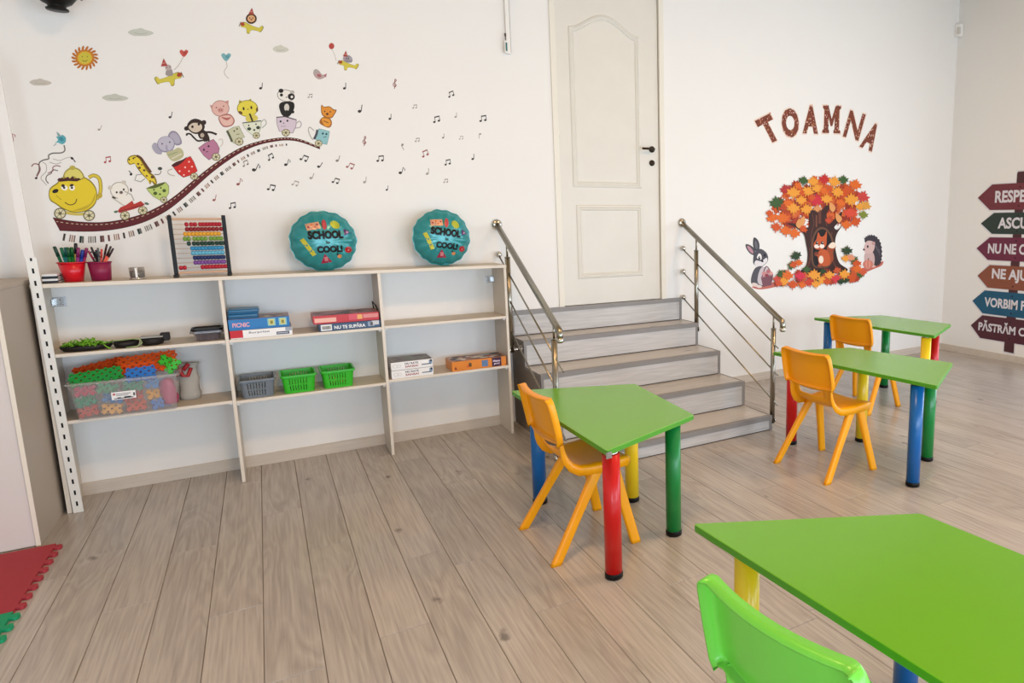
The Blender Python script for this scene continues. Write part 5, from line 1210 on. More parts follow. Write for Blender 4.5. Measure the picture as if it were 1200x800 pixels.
# --- sky things
s = Sticker('sun_sticker', 'orange sun with a yellow face at the upper left of the wall', 'wall sticker', (99.5, 68))
rays = []
for k in range(18):
    a = 2 * PI * k / 18; rays.append(('e', 99.5 + 13.3 * math.cos(a), 68 + 11.6 * math.sin(a), 3.0, 1.3, math.degrees(a) + 25, '#B86A24'))
s.part('rays', rays); s.part('disc', [('e', 99.5, 68, 11.3, 10, 0, '#C27A2A'), ('e', 99.5, 68, 8.8, 7.9, 0, '#DCA432'), ('e', 99.5, 68, 7.6, 6.8, 0, '#C9BC42')] + eyes([(96.5, 66.5), (102.5, 66.5)], .7, '#7A6A22') + [('L', [(96.5, 70.5), (99.5, 72), (102.5, 70.5)], .8, '#7A6A22')])
for (u, v, a, b, c, lab) in ((165, 38, 15, 5.2, '#C6C9BE', 'pale green-grey cloud sticker at the top, right of the sun'), (47.5, 96.5, 13, 4.6, '#C4BDB2', 'faint grey cloud sticker at the far left, above the steam'), (135, 114.5, 15.5, 4.8, '#C3C4B8', 'grey cloud sticker below the sun'), (329, 57.5, 9.5, 5, '#CCCBBE', 'pale grey cloud sticker between the two flying animals on the right')):
    s = Sticker('cloud_sticker', lab, 'wall sticker', (u, v)); s.part('cloud', [('s', [(u - a, v), (u - a * .7, v - b * .6), (u - a * .3, v - b * .8), (u, v - b), (u + a * .35, v - b * .6), (u + a * .75, v - b * .3), (u + a, v + b * .2), (u + a * .6, v + b * .7), (u, v + b * .8), (u - a * .6, v + b * .7)], c), ('L', [(u - a * .5, v + b * .1), (u, v + b * .35), (u + a * .5, v + b * .1)], .6, '#A5A89C')])
def plane_rider(u, v, k, mirror, rider, lab):
    m = -1 if mirror else 1
    X = lambda x: u + m * x * k; Y = lambda y: v + y * k
    s = Sticker('plane_sticker', lab, 'wall sticker', (u, v))
    P = [(-19, -1), (-16, -3), (-12, 0), (-2, -3), (6, -7), (12, -9), (17, -6), (15, -1), (8, 1), (7, 8), (3, 9), (0, 4), (-9, 5), (-14, 7), (-17, 4)]
    s.part('plane', [('s', [(X(x), Y(y)) for x, y in P], '#8F8230'), ('s', [(X(x * .93), Y(y * .88 + .1)) for x, y in P], '#CFC24A'), ('e', X(13.5), Y(-5.5), 3.4 * k, 2.6 * k, -30 * m, '#A8452E'), ('l', [(X(16), Y(-9)), (X(19), Y(-2))], 1.0, '#7A6A5A')])
    if rider == 'grey': s.part('rider', [('s', [(X(-4), Y(-5)), (X(-3), Y(-12)), (X(2), Y(-14)), (X(5), Y(-9)), (X(4), Y(-4))], '#9A938F'), ('e', X(-1), Y(-15), 4.2 * k, 3.8 * k, 0, '#B9A9A5')] + eyes([(X(-2.5), Y(-15)), (X(1), Y(-15.5))], .6))
    elif rider == 'lion': s.part('rider', [('e', X(0), Y(-14), 8.5 * k, 8.2 * k, 0, '#4A2E20'), ('e', X(0), Y(-14), 6 * k, 5.4 * k, 0, '#D9A878'), ('e', X(0), Y(-12.6), 1.6 * k, 1.2 * k, 0, '#8A4A3A')] + eyes([(X(-2.4), Y(-15)), (X(2.4), Y(-15))], .7))
    else: s.part('rider', [('s', [(X(-6), Y(-5)), (X(-7), Y(-13)), (X(0), Y(-18)), (X(7), Y(-14)), (X(6), Y(-6))], '#8F8A92'), ('e', X(-4), Y(-12), 3 * k, 3.4 * k, 0, '#A5A0A8'), ('e', X(6), Y(-12), 3.4 * k, 3.8 * k, 0, '#A5909A')] + eyes([(X(-1), Y(-12)), (X(3), Y(-12))], .6))
    hx_, hy_ = (-6, -18) if rider == 'grey' else ((0, -22) if rider == 'lion' else (5, -17))
    s.part('party_hat', [('p', [(X(hx_ - 4.5), Y(hy_ + 2)), (X(hx_ - 1), Y(hy_ - 9)), (X(hx_ + 4.5), Y(hy_ + 1))], '#A5443E'), ('l', [(X(hx_ - 2.5), Y(hy_ - 2)), (X(hx_ + 2), Y(hy_ - 3))], .7, '#D9A090')])
    return s
plane_rider(198, 92.5, .90, False, 'grey', 'grey animal in a party hat on a yellow plane, below the red heart balloon')
plane_rider(294.5, 32.5, .76, True, 'lion', 'lion with a dark mane flying a yellow plane, topmost of the flying animals')
plane_rider(408, 76.5, .66, True, 'elephant', 'grey elephant in a party hat on a yellow plane, beside the round red balloon')
def hballoon(u, v, k, col, dark, tail, lab):
    s = Sticker('balloon_sticker', lab, 'wall sticker', (u, v))
    s.part('heart', [('s', [(u - 6 * k, v - 3 * k), (u - 3 * k, v - 5 * k), (u, v - 3 * k), (u + 3 * k, v - 5 * k), (u + 6 * k, v - 3 * k), (u + 4 * k, v + 1.5 * k), (u, v + 5 * k), (u - 4 * k, v + 1.5 * k)], col), ('e', u + 1.5 * k, v - .5 * k, 2.5 * k, 2 * k, -30, dark)]); s.part('string', [('L', tail, .6, '#A9A29A')])
hballoon(265, 67, .95, '#78AFB4', '#5F9AA4', [(265, 72), (266, 78), (263, 83), (264, 88), (268, 92)], 'blue-green heart balloon sticker with a long string')
hballoon(215.5, 62.5, .85, '#C4554A', '#A8443C', [(215, 67), (212, 72), (209, 77), (204, 82)], 'small red heart balloon sticker above the left plane')
s = Sticker('balloon_sticker', 'tiny round red balloon sticker left of the grey elephant on its plane', 'wall sticker', (388.5, 54)); s.part('balloon', [('e', 388.5, 54, 3.2, 3.7, 0, '#B54A44')]); s.part('string', [('L', [(389, 58), (392, 64), (394, 71)], .5, '#B5AAA0')])
s = Sticker('bird_sticker', 'small pink and grey bird sticker below the elephant on its plane', 'wall sticker', (374, 86)); s.part('bird', [('s', [(367, 85), (370, 81), (374, 83), (377, 87), (381, 88), (380, 91), (374, 93), (369, 90)], '#B5A09C'), ('e', 374, 88.5, 2.6, 1.8, 20, '#A8606A'), ('e', 370, 83.5, 2.6, 2.4, 0, '#A9A2A0'), ('p', [(379, 88), (383, 86), (382, 91)], '#A8707A')])

# --- music notes
def note(u, v, kind, col, r, w=1.0, lab=None, grp=None):
    s = Sticker('music_note_sticker', lab, 'wall sticker', (u, v), grp); c, sn = math.cos(math.radians(r)), math.sin(math.radians(r))
    T = lambda x, y: (u + (x * c - y * sn) * w, v + (x * sn + y * c) * w)
    if kind == 's': sh_ = [('e', *T(-1, 2.8), 2.0 * w, 1.6 * w, r - 15, col), ('l', [T(.7, 2.6), T(.7, -4.6)], .9 * w, col)]
    elif kind == 'q': sh_ = [('e', *T(-1, 2.8), 2.0 * w, 1.6 * w, r - 15, col), ('l', [T(.7, 2.6), T(.7, -4.6), T(3.2, -2.6), T(3.0, -.8)], .8 * w, col)]
    elif kind == 'd': sh_ = [('e', *T(-3.2, 2.6), 1.6 * w, 1.3 * w, r, col), ('e', *T(2.6, 2.0), 1.6 * w, 1.3 * w, r, col), ('l', [T(-1.8, 2.4), T(-1.8, -3.2)], .7 * w, col), ('l', [T(3.9, 1.8), T(3.9, -3.8)], .7 * w, col), ('l', [T(-2.2, -3.0), T(4.3, -3.6)], 1.5 * w, col)]
    else: sh_ = [('L', [T(-.5, 5.5), T(.4, 2), T(.2, -5.5), T(1.8, -4), T(-1.8, 0), T(0, 3.2), T(1.9, 1.2), T(-.4, .2)], .9 * w, col)]
    s.part('note', sh_)
K, W_, R2, GR = '#3A3330', '#8A8078', '#9A5A54', '#A59C92'
NOTES = {
 'black single': [(366.8, 68 + 33, 's', K, 0, .9), (404.5, 101, 's', K, 0, .9), (422.8, 127.5, 's', K, 8, 1.1), (457.6, 137, 's', K, 0, .8), (554.7, 184, 's', K, 0, .8), (454, 220.5, 's', K, 5, .7), (200.5, 135, 's', K, 10, .9), (300, 196.5, 'q', K, 25, 1.2), (375.3, 193.5, 's', K, 30, .9), (306.5, 101, 's', K, 5, .9)],
 'black double': [(528.5, 110.5, 'd', K, -18, .85), (566, 139, 'd', K, -5, .95), (511.5, 140, 'd', K, -10, .95), (445.6, 186, 'd', K, 0, .95), (524.5, 190.3, 'd', K, -8, .85), (317, 184, 'd', K, -25, .9), (356.5, 185.5, 'd', K, 25, 1.0), (318, 220, 'd', K, 15, 1.0), (393.5, 212, 'd', K, 20, .9), (272.3, 241, 'd', K, -5, .95), (470.7, 200, 'q', K, 15, 1.0), (336.5, 190.5, 'q', K, 15, 1.0), (486, 125, 'd', W_, 0, .6)],
 'red': [(280.4, 213.2, 'q', R2, 10, 1.0), (410.5, 194.5, 'd', R2, 25, .95), (498, 180, 'd', R2, -20, .95), (252, 232, 's', R2, 10, .9), (126, 187.3, 'd', '#A8404A', -5, .95), (462.5, 98.5, 't', R2, 0, 1.0), (427, 165.5, 't', R2, 0, 1.0)],
 'pale grey': [(287.5, 191.5, 'd', W_, -20, .85), (346, 215, 'd', GR, 20, .85), (117.5, 150, 's', GR, 20, .8), (534.5, 135, 's', GR, 0, .7), (519.8, 159.5, 's', W_, 0, .65), (489, 164, 'd', W_, 0, .6), (540.3, 161.5, 'd', GR, 0, .55), (562, 159, 's', GR, 180, .7), (472, 172, 's', W_, 150, .8), (501.5, 201, 's', GR, 0, .9), (522.3, 212, 'd', W_, 0, .6), (428.2, 211, 's', GR, 5, .9), (396.5, 186, 's', W_, 15, .9), (366, 206.5, 's', GR, 20, .9), (363.5, 112.5, 'd', W_, 0, .6)],
}
ORD = ['first', 'second', 'third', 'fourth', 'fifth', 'sixth', 'seventh', 'eighth', 'ninth', 'tenth', 'eleventh', 'twelfth', 'thirteenth', 'fourteenth', 'fifteenth']
NL = {'black single': 'black single music note stickers', 'black double': 'black beamed music note stickers', 'red': 'dull red music note stickers', 'pale grey': 'pale grey music note stickers'}
for g, L_ in NOTES.items():
    for i, n in enumerate(L_):
        if g == 'black single' and i == 0: continue
        od = sorted(q[0] for q in L_).index(n[0])
        note(*n, lab='%s from the left of the tiny %s' % (ORD[od], NL[g]), grp=g + ' music note stickers')
note(14.5, 162, 'q', '#A8505A', -10, 1.2, lab='pink music note sticker at the far left edge of the wall', grp=None)

# --- TOAMNA letters
M_let = dmat('#7A3F2E')
for ch_, u, v, w_, h_, r_ in (('T', 900.5, 151.5, 20, 32, -27), ('O', 926, 144, 20, 34, -4), ('A', 950, 140, 18, 33, 2), ('M', 974.5, 140, 21, 32, 2), ('N', 1001, 147, 19, 32, 16), ('A', 1020.5, 160, 16, 32, 23)):
    lab = {'T': 'brown patterned letter T of TOAMNA, tilted left', 'O': 'brown patterned letter O of TOAMNA', 'M': 'brown patterned letter M of TOAMNA', 'N': 'brown patterned letter N of TOAMNA, tilted right'}.get(ch_) or ('brown patterned first letter A of TOAMNA, upright between O and M' if u < 990 else 'brown patterned last letter A of TOAMNA, tilted right')
    s = Sticker('letter_sticker', lab, 'letter', (u, v), 'TOAMNA wall letters')
    rr = math.radians(r_)
    for nm, off_, grow, col, d in (('sticker_border', .07 if ch_ not in 'MN' else .045, 1.10, '#E9D3C3', .0008), ('letter', .055 if ch_ not in 'MN' else .028, 1.0, '#7A3F2E', .0012)):
        if ch_ == 'M':
            MP = [(-.5, 0), (-.5, .1), (-.42, .14), (-.42, .86), (-.5, .9), (-.5, 1), (-.2, 1), (0, .52), (.2, 1), (.5, 1), (.5, .9), (.42, .86), (.42, .14), (.5, .1), (.5, 0), (.12, 0), (.12, .1), (.17, .14), (.17, .58), (.05, .26), (-.05, .26), (-.17, .58), (-.17, .14), (-.12, .1), (-.12, 0)]
            b = BM(); b.faces.new([b.verts.new((x, y, 0)) for x, y in MP]); bmesh.ops.triangulate(b, faces=b.faces[:])
        else: b = text_bm(ch_, 1, 0, off_)
        xs = [q.co.x for q in b.verts]; ys = [q.co.y for q in b.verts]
        for q in b.verts:
            x = (q.co.x - (max(xs) + min(xs)) / 2) * w_ * grow / (max(xs) - min(xs)); y = -(q.co.y - (max(ys) + min(ys)) / 2) * h_ * grow / (max(ys) - min(ys))
            q.co = s.w(u + x * math.cos(rr) - y * math.sin(rr), v + x * math.sin(rr) + y * math.cos(rr), d)
        for f in b.faces:
            f.normal_update()
            if f.normal.y > 0: f.normal_flip()
        o = obj(nm, b, dmat(col), s.t, fixn=False)
        if nm == 'letter': core = b_pts = [p.co.copy() for p in o.data.vertices]; lo = o
    # small leaf-like speckles inside the strokes
    rs = random.Random(ord(ch_) + int(u)); bmL = BM(); me = lo.data; n_ = 0; base = WLOC[s.t.name]
    cols = ['#C08860', '#D9B79A', '#A85A44', '#5A2A22', '#D9A5A0']
    for p in me.polygons:
        if p.area < 1e-6: continue
    tri = []
    me.calc_loop_triangles()
    for t_ in me.loop_triangles: tri.append((t_.area, [me.vertices[i].co for i in t_.vertices]))
    tot = sum(a for a, _ in tri)
    while n_ < 42 and tot > 0:
        x = rs.uniform(0, tot); 
        for a, P in tri:
            x -= a
            if x <= 0: break
        r1, r2 = rs.random(), rs.random()
        if r1 + r2 > 1: r1, r2 = 1 - r1, 1 - r2
        c = P[0] + (P[1] - P[0]) * r1 + (P[2] - P[0]) * r2; rad = rs.uniform(.004, .010); k = 5
        vs = [bmL.verts.new(Vector((c.x + rad * math.cos(2 * PI * j / k + n_), c.y - .0004 - .00001 * n_, c.z + rad * math.sin(2 * PI * j / k + n_))) + base) for j in range(k)]
        f = bmL.faces.new(vs); f.material_index = rs.randrange(5); f.normal_update()
        if f.normal.y > 0: f.normal_flip()
        n_ += 1
    obj('leaf_pattern', bmL, [dmat(c) for c in cols], s.t, fixn=False, kind='stuff')

# --- autumn tree
LEAF = [(0, -1), (.16, -.55), (.42, -.72), (.38, -.36), (.95, -.42), (.72, -.08), (.92, .22), (.45, .22), (.40, .62), (.12, .42), (.04, .95), (-.04, .95), (-.12, .42), (-.40, .62), (-.45, .22), (-.92, .22), (-.72, -.08), (-.95, -.42), (-.38, -.36), (-.42, -.72), (-.16, -.55)]
def leaf(u, v, r, rot, col): c, sn = math.cos(math.radians(rot)), math.sin(math.radians(rot)); return ('p', [(u + r * (x * c - y * sn), v + r * (x * sn + y * c)) for x, y in LEAF], col)
s = Sticker('tree_sticker', 'autumn tree wall sticker with a hollow trunk and orange, red and green leaves', 'wall sticker', (957, 270))
O1, O2, Y1, RD, GN, DG = '#DC6820', '#CC521C', '#E89A34', '#BE2A26', '#3C5A2C', '#2A4020'
back = []
rl = random.Random(15)
for i in range(150):
    a = rl.uniform(0, 2 * PI); q = rl.uniform(.2, 1); u = 958 + 50 * q * math.cos(a); v = 243 + 31 * q * math.sin(a)
    if v > 262 and abs(u - 958) < 26: continue
    back.append(leaf(u, v, 7, rl.uniform(0, 360), rl.choice(['#B5441F', '#8F2E1C', '#D0622A', '#A83A20', O2])))
s.part('shaded_leaves', back, kind='stuff')
tr_ = [('s', [(937, 318), (944, 311), (946, 298), (944, 285), (941, 274), (931, 266), (922, 262), (932, 262), (942, 267), (948, 264), (947, 252), (951, 246), (957, 241), (962, 246), (968, 240), (972, 243), (968, 251), (970, 262), (976, 258), (986, 248), (983, 259), (977, 266), (981, 269), (988, 262), (980, 274), (978, 286), (980, 300), (984, 309), (993, 316), (980, 320), (955, 322), (940, 321)], '#3A1E18')]
s.part('trunk', tr_)
for q_ in [('L', [(951, 250), (953, 262), (950, 275), (950, 300), (945, 315)], 1.2, '#5E3324'), ('L', [(960, 247), (960, 262)], 3.2, '#6A3A28'), ('L', [(956, 252), (956, 266)], 1.8, '#7A4530'), ('L', [(974, 272), (973, 295), (978, 312)], 1.4, '#5E3324'), ('L', [(966, 255), (968, 265)], 1.4, '#5E3324'), ('L', [(948, 290), (948, 305), (941, 316)], 1.0, '#5E3324'), ('L', [(960, 318), (966, 312), (972, 320)], 1.0, '#5E3324')]: s.part('bark_figure', [q_])
s.part('hollow', [('s', [(952, 311), (950, 295), (951, 280), (956, 269), (963, 266), (970, 270), (976, 282), (976, 298), (972, 311), (962, 314)], '#6A4632'), ('s', [(953.5, 310), (952, 295), (953, 281), (957, 271.5), (963, 268.5), (969, 272), (974, 283), (974.5, 298), (971, 310), (962, 312.5)], '#160D0C')])
s.part('squirrel', [('s', [(969, 309), (971, 300), (968, 292), (971, 286), (977, 284), (979, 289), (975, 295), (976, 303), (972, 310)], '#9A4520'), ('s', [(970, 289), (973, 284.5), (977, 284), (979, 288), (975, 291)], '#EFDCC8'), ('s', [(958, 296), (963, 292), (969, 294), (972, 302), (971, 310), (964, 312), (959, 309)], '#C2582A'), ('e', 961.5, 304, 2.8, 4.6, 0, '#EFDCC8'),
    ('s', [(953, 285), (956, 280), (958, 272), (961, 277), (965, 276), (968, 271), (968, 281), (967, 288), (962, 292), (956, 292), (953, 289)], '#C2582A'), ('e', 956.5, 288.5, 3, 2.4, 0, '#F3E6DA'), ('e', 962.5, 288.3, 2.8, 2.6, 0, '#F3E6DA'), ('e', 956.5, 284.5, 1.5, 2.0, 0, '#1F1512'), ('e', 962.8, 284.5, 1.6, 2.0, 0, '#1F1512'), ('e', 957, 284, .5, .6, 0, '#FFFFFF'), ('e', 963.3, 284, .5, .6, 0, '#FFFFFF'), ('e', 958.5, 287.2, .9, .7, 0, '#4A201A'), ('e', 956, 297.5, 2.8, 2.6, 0, '#7A3A20'), ('L', [(962, 296), (959, 299), (956, 299)], 1.8, '#B04E26'), ('e', 960, 311, 3, 1.4, 0, '#A34A26')])
TL = [(920, 222, 6.5, -15, '#B03030'), (941, 212, 6, 10, GN), (929, 226, 8, 5, Y1), (952, 213, 6.5, 0, Y1), (965.5, 210.5, 7, 5, RD), (977, 213.5, 7.5, 10, Y1), (987.5, 211, 6, 5, GN), (909.5, 238, 8.5, -10, GN), (923, 239, 6.5, 20, O1), (946, 224.5, 7, 30, Y1), (957, 221, 6.5, -10, Y1), (965, 224, 6, 25, O1), (980.5, 225.5, 7.5, 15, Y1), (1001.5, 217, 7.5, 15, O1), (992, 222, 6, -20, O2),
      (938, 235, 6.5, 0, Y1), (955.5, 235.5, 9, 5, '#C92A3A'), (968, 233.5, 6.8, 0, Y1), (997, 234.5, 8.6, -5, Y1), (1010, 231, 8, 25, '#C8403A'), (984, 238, 6, 20, O1), (929, 244.5, 7.6, 0, Y1), (944.5, 245.5, 7.2, -12, Y1), (904, 255.5, 6.8, -25, O1), (916, 256, 8, 5, O1), (995.5, 250, 8, 0, '#D54A32'), (1007, 242.5, 5.6, 0, Y1), (1013.5, 241, 6.5, 30, '#D99A3E'), (1011, 252, 5.5, 10, '#7F8A32'), (909, 266.5, 6.4, 10, O2), (920, 270.5, 7, -5, O1), (930, 273.5, 7.2, 10, O1), (940, 268, 5.5, 40, O2), (991, 263.5, 6.4, 5, O1), (1002, 260, 6.6, -20, O2), (969.5, 258.5, 3.6, 10, '#C84A2C'), (957, 244, 5, 180, '#D9905A'), (901, 250, 4.5, 0, O2), (934, 218, 5, 40, O1), (971, 221, 5, 50, O2), (950, 232, 5, 0, O2)]
for u, v, r, ro, c in TL: s.part('leaf', [leaf(u, v, r * 1.12, ro, c)])
for u, v, ro in ((939, 259, 35), (974.5, 243, -20), (982, 255.5, -25), (935, 262, 20)):
    s.part('oval_leaf', [('s', [(u - 1 + 5 * math.sin(math.radians(ro)), v - 6), (u + 3.6, v), (u + .5, v + 5.5), (u - 3.4, v + 1)], '#DE9A5C')])
GL = [(932, 300, 6.5, -20, DG), (927, 311, 5.5, -70, GN), (991.5, 294, 6.5, 5, DG), (1000, 305, 6, 40, GN), (935, 308, 5, 10, O1), (929, 310, 5, -20, O2), (915, 321, 6, -30, GN), (990, 303, 5, 0, Y1), (996, 302, 5, 20, '#E0906A'), (1003, 309, 5.5, 0, O2), (922, 323, 7, 10, O1), (917, 330, 6.6, 0, Y1), (928, 333.5, 6.4, 5, O2), (936.5, 323.5, 6.6, 0, '#D02F48'), (953, 322.5, 7.6, 0, Y1), (947, 331, 6, -15, '#C9402C'), (962, 328.5, 6, 25, Y1), (971, 322.5, 6, 0, Y1), (979, 327, 6.6, 10, '#D03A40'), (988.5, 321.5, 6.6, 5, Y1), (1004, 316, 6.6, 10, O1), (997, 325, 5.5, 0, O2), (955, 333, 5.5, 0, Y1), (968, 330, 5, 0, O2), (939, 334, 5, 10, O1), (1007, 322, 5, 10, GN), (944, 316, 5, 0, GN), (963, 318, 4.5, 0, DG), (984, 330, 4.5, 0, DG), (911, 332, 5, 20, '#C8502C'), (909, 327, 4.5, 0, '#C84A3C'), (1010, 319, 5, 0, '#D0583A')]
gb = []
for i in range(34):
    u = rl.uniform(912, 1008); v = 326 - (u - 905) * .05 + rl.uniform(-6, 7); gb.append(leaf(u, v, 5.5, rl.uniform(0, 360), rl.choice(['#A83A20', '#C2542A', DG, '#8F2E1C', '#D0622A'])))
s.part('ground_leaf_bed', gb, kind='stuff')
for u, v, r, ro, c in GL: s.part('leaf', [leaf(u, v, r * 1.1, ro, c)])

# --- bunny and hedgehog
s = Sticker('bunny_sticker', 'grey bunny sticker holding a bucket of apples, left of the autumn tree', 'wall sticker', (890, 307))
s.part('ground_patch', [('s', [(881, 336), (892, 334), (905, 331), (913, 328), (916, 333), (905, 337), (890, 339)], '#BF6A5E')])
s.part('ears', [('s', [(873.5, 287), (876, 286), (882, 289), (885, 295), (884, 299), (879, 297), (875, 292)], '#4A484E'), ('s', [(875.3, 288.5), (878, 288.5), (882, 293), (882.5, 297), (878, 294)], '#B98A95'), ('s', [(882.5, 281), (884, 278), (888, 281), (890, 287), (889, 294), (885, 294), (882.5, 288)], '#44424A'), ('s', [(885, 281.5), (887, 284), (888, 290), (886, 292), (884.3, 287)], '#6A6870')])
s.part('body', [('s', [(880, 331), (881, 322), (885, 314), (891, 312), (900, 315), (903, 322), (902, 331), (893, 336), (884, 335)], '#55525A'), ('s', [(888, 331), (889, 320), (893, 313), (900, 315), (901, 328), (895, 334)], '#C9BFC4'), ('e', 884.5, 333.5, 4, 2.2, 15, '#E0CFC8'), ('e', 889.5, 335.5, 3.4, 1.8, 5, '#E0CFC8')])
s.part('head', [('s', [(882.5, 304), (884, 296), (890, 291.5), (896, 294), (899.5, 299), (899.5, 306), (894, 311.5), (887, 311.5), (883, 309)], '#4F4D55'), ('s', [(884, 309), (886, 305), (892, 306), (898, 302), (899, 306), (894, 311), (887, 311.5)], '#E3DEE0'), ('s', [(887, 302), (889, 297), (892, 298.5), (892, 304)], '#E8E4E4'), ('e', 889.8, 302, 1.3, 2.0, 0, '#1A181C'), ('e', 896, 299, 1.2, 1.8, 0, '#1A181C'), ('e', 893.3, 306, 1.5, 1.2, 0, '#33282C'), ('e', 890.2, 301.3, .5, .6, 0, '#FFFFFF')])
s.part('bucket', [('p', [(891.5, 325), (906, 321.5), (904, 334), (894, 336)], '#7A4F5A'), ('l', [(891.5, 325), (906, 321.5)], 1.4, '#A37480'), ('L', [(893, 324), (898, 312), (905, 322)], 1.2, '#6E4450')])
s.part('apples', [('e', 895.5, 320.5, 2.8, 2.6, 0, '#C98A8A'), ('e', 900.5, 318, 2.8, 2.6, 0, '#B56A6E'), ('e', 903.5, 320, 2.2, 2.2, 0, '#D99A92'), ('e', 898.5, 322.5, 2.4, 2.0, 0, '#8F3F48')])
s = Sticker('hedgehog_sticker', 'hedgehog sticker holding a pumpkin, right of the autumn tree', 'wall sticker', (1021, 296))
s.part('ground_patch', [('s', [(1008, 315), (1018, 312), (1028, 308), (1035, 306), (1033, 311), (1024, 315), (1013, 319)], '#C2685A')])
spk = [(1013, 281), (1016, 277), (1020, 275.5), (1026, 277), (1031, 283), (1033, 292), (1033, 302), (1031, 309), (1026, 311), (1020, 305), (1018, 292)]
s.part('spines', [('p', [p for i, q in enumerate(smoothp(spk, 4)) for p in [(q[0] + (1.0 if i % 2 else -.3) * (q[0] - 1023) / 12, q[1] + (1.0 if i % 2 else -.3) * (q[1] - 293) / 16)]], '#3F3A40')] + [('l', [(1024 + i * 1.6, 284 + i * 2), (1026 + i * 1.3, 290 + i * 2.4)], .8, '#5E5860') for i in range(5)])
s.part('body', [('s', [(1013, 306), (1013, 298), (1017, 294), (1023, 296), (1025, 304), (1023, 312), (1016, 313)], '#C9A9A5'), ('e', 1017, 313.5, 2.6, 1.4, 0, '#D9B5A8'), ('e', 1023.5, 312, 2.4, 1.4, 0, '#D9B5A8')])
s.part('head', [('s', [(1012, 291), (1014, 285), (1017, 282), (1023, 283), (1025, 289), (1022, 296), (1016, 297), (1013, 295)], '#D3B3AE'), ('e', 1012.3, 292.3, 1.3, 1.1, 0, '#3A262A'), ('e', 1016.7, 288.8, 1.1, 1.6, 0, '#2A1C20'), ('e', 1023.5, 285, 2.2, 2.2, 0, '#C0948F')])
s.part('pumpkin', [('e', 1017, 309.5, 6, 5.2, 0, '#C97A6A'), ('e', 1017, 309.5, 3.2, 5.1, 0, '#D98F78'), ('e', 1017, 309.5, 1.0, 5.0, 0, '#C97A6A'), ('l', [(1017, 304.5), (1018, 302.5)], 1.2, '#6A5A40')])

# --- signpost sticker on the right wall (real metres on the wall plane)
s = Sticker('signpost_sticker', 'wooden signpost wall sticker with six coloured arrow boards of Romanian rules', 'wall sticker', (1190, 310), wall='right')
def rp(name, P, d, hexc, parent=None, label=None, grain=True):
    """polygon on the right wall; P in (y, z)"""
    bm = BM(); prism(bm, P, XR - d - .0006, XR - d, axis='X'); m = mat('board_' + hexc, hexc, .55, noise=.22 if grain else 0, nscale=14, stretch=(1, .5, 7)) if grain else dmat(hexc)
    return obj(name, bm, m, parent or s.t, label)
def grow(P, g):
    cy = sum(p[0] for p in P) / len(P); cz = sum(p[1] for p in P) / len(P)
    return [(y + (g if y > cy else -g), z + (g if z > cz + .001 else (-g if z < cz - .001 else 0))) for y, z in P]
PY = 4.215
rp('sticker_border', [(PY - .078, .085), (PY + .062, .085), (PY + .052, 2.12), (PY - .062, 2.12)], .0004, '#DAD9DC', grain=False)
rp('post',  [(PY - .066, .10), (PY + .052, .105), (PY + .044, 1.2), (PY + .046, 2.085), (PY + .036, 2.105), (PY - .050, 2.105)], .0012, '#4A262A')
BD = [('RESPECTĂM', 4.715, 4.545, 1.840, .285, '#713038', 'dull red'), ('ASCULTĂM', 4.655, 4.50, 1.548, .235, '#2A3A33', 'dark green'), ('NU NE CERTĂM', 4.69, 4.53, 1.262, .258, '#6A2640', 'plum'), ('NE AJUTĂM', 4.655, 4.51, .945, .262, '#8A4E38', 'brown'), ('VORBIM FRUMOS', 4.70, 4.55, .645, .270, '#155574', 'teal blue'), ('PĂSTRĂM CURAT', 4.70, 4.56, .352, .272, '#4F222E', 'dark maroon')]
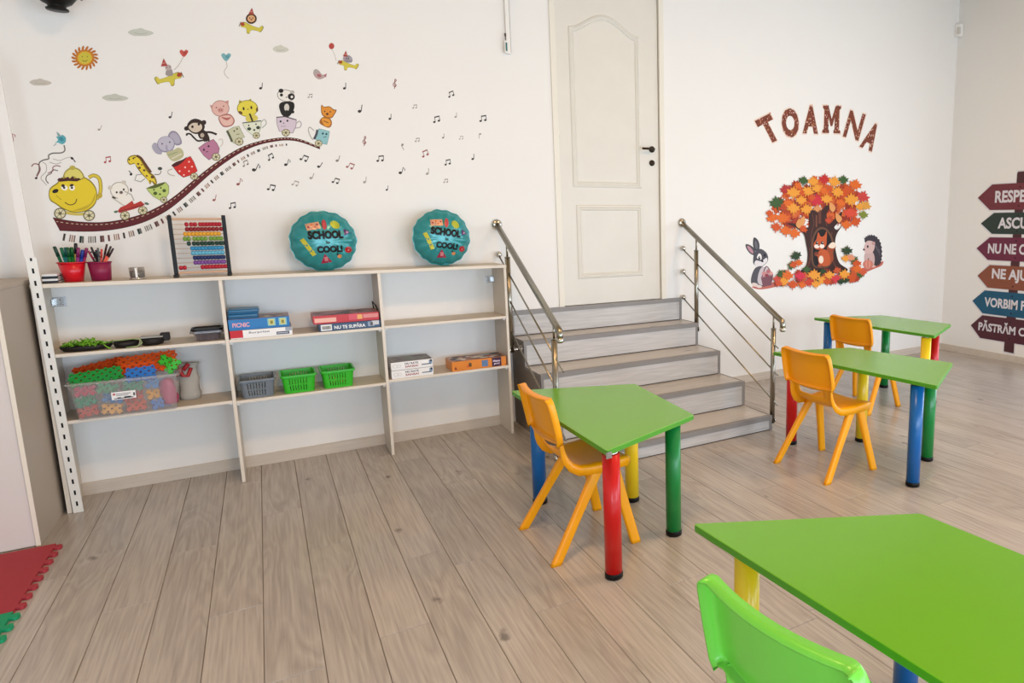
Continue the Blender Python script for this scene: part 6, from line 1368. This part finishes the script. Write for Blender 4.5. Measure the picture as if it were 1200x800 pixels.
for i, (txt, tip, sh0, zc, hh, c, nm) in enumerate(BD):
    y1 = 3.52 + .05 * (i % 3)
    P = [(tip, zc), (sh0, zc + hh / 2), (y1 + .02, zc + hh / 2 + .004), (y1 - .02, zc + .03), (y1 + .01, zc - hh / 2 - .004), (sh0 + .01, zc - hh / 2)]
    rp('board_border', grow(P, .012), .0006 + .00001 * i, '#DAD9DC', grain=False)
    b = rp('arrow_board', P, .0022, c, label='%s arrow board reading %s' % (nm, txt))
    # the lettering starts near the arrow tip and runs towards the room corner's far side
    bmT = text_bm(txt, 1, 0, .035); xs = [q.co.x for q in bmT.verts]; ys = [q.co.y for q in bmT.verts]
    nlet = len(txt); yst = {0: 4.50, 1: 4.445, 2: 4.545, 3: 4.475, 4: 4.545, 5: 4.60}[i]; lw = {0: .74, 1: .70, 2: .80, 3: .70, 4: .86, 5: .84}[i]
    lh = {0: .128, 1: .118, 2: .110, 3: .112, 4: .105, 5: .092}[i]; top = max(ys); bot = min(ys)
    if 'Ă' in txt: pass
    for q in bmT.verts:
        f_ = (q.co.x - min(xs)) / (max(xs) - min(xs)); g_ = q.co.y / .73      # cap height of the font is about .73
        q.co = Vector((XR - .0032, yst - f_ * lw, zc + (g_ - (.5 if bot > -.2 else .5)) * lh))
    zs = [q.co.z for q in bmT.verts]
    dz = zc - (min(zs) + lh / 2) 
    for q in bmT.verts: q.co.z += dz
    for f in bmT.faces:
        f.normal_update()
        if f.normal.x > 0: f.normal_flip()
    obj('board_lettering', bmT, dmat('#D9D6DC'), b, fixn=False)
    for yy in (PY,):
        for z in (zc + hh * .36, zc - hh * .36):
            bm = BM(); lathe(bm, [(.001, XR - .0030), (.009, XR - .0030), (.009, XR - .0024)], yy, z, 10, axis='X'); obj('printed_nail', bm, dmat('#2A1A1C'), b)

# added ceiling lamps, unseen, put in for the warm tint on the upper walls
for x in (0.6, 4.2):
    cl = thing('added_ceiling_lamp', 'square flush ceiling lamp with a warm diffuser, %s' % ('nearer the shelf wall' if x < 2 else 'nearer the right wall'), 'lamp', (x, 1.6, ZC - .06))
    bm = BM(); box(bm, x - .30, x + .30, 1.30, 1.90, ZC - .055, ZC - .001); obj('housing', bm, M_white, cl)
    bm = BM(); box(bm, x - .27, x + .27, 1.33, 1.87, ZC - .062, ZC - .0555); o = obj('diffuser', bm, mat('lamp_diffuser', '#FFF1DC', .6), cl)
print('objects', len(bpy.data.objects), 'tris', sum(len(m.polygons) for m in bpy.data.meshes))
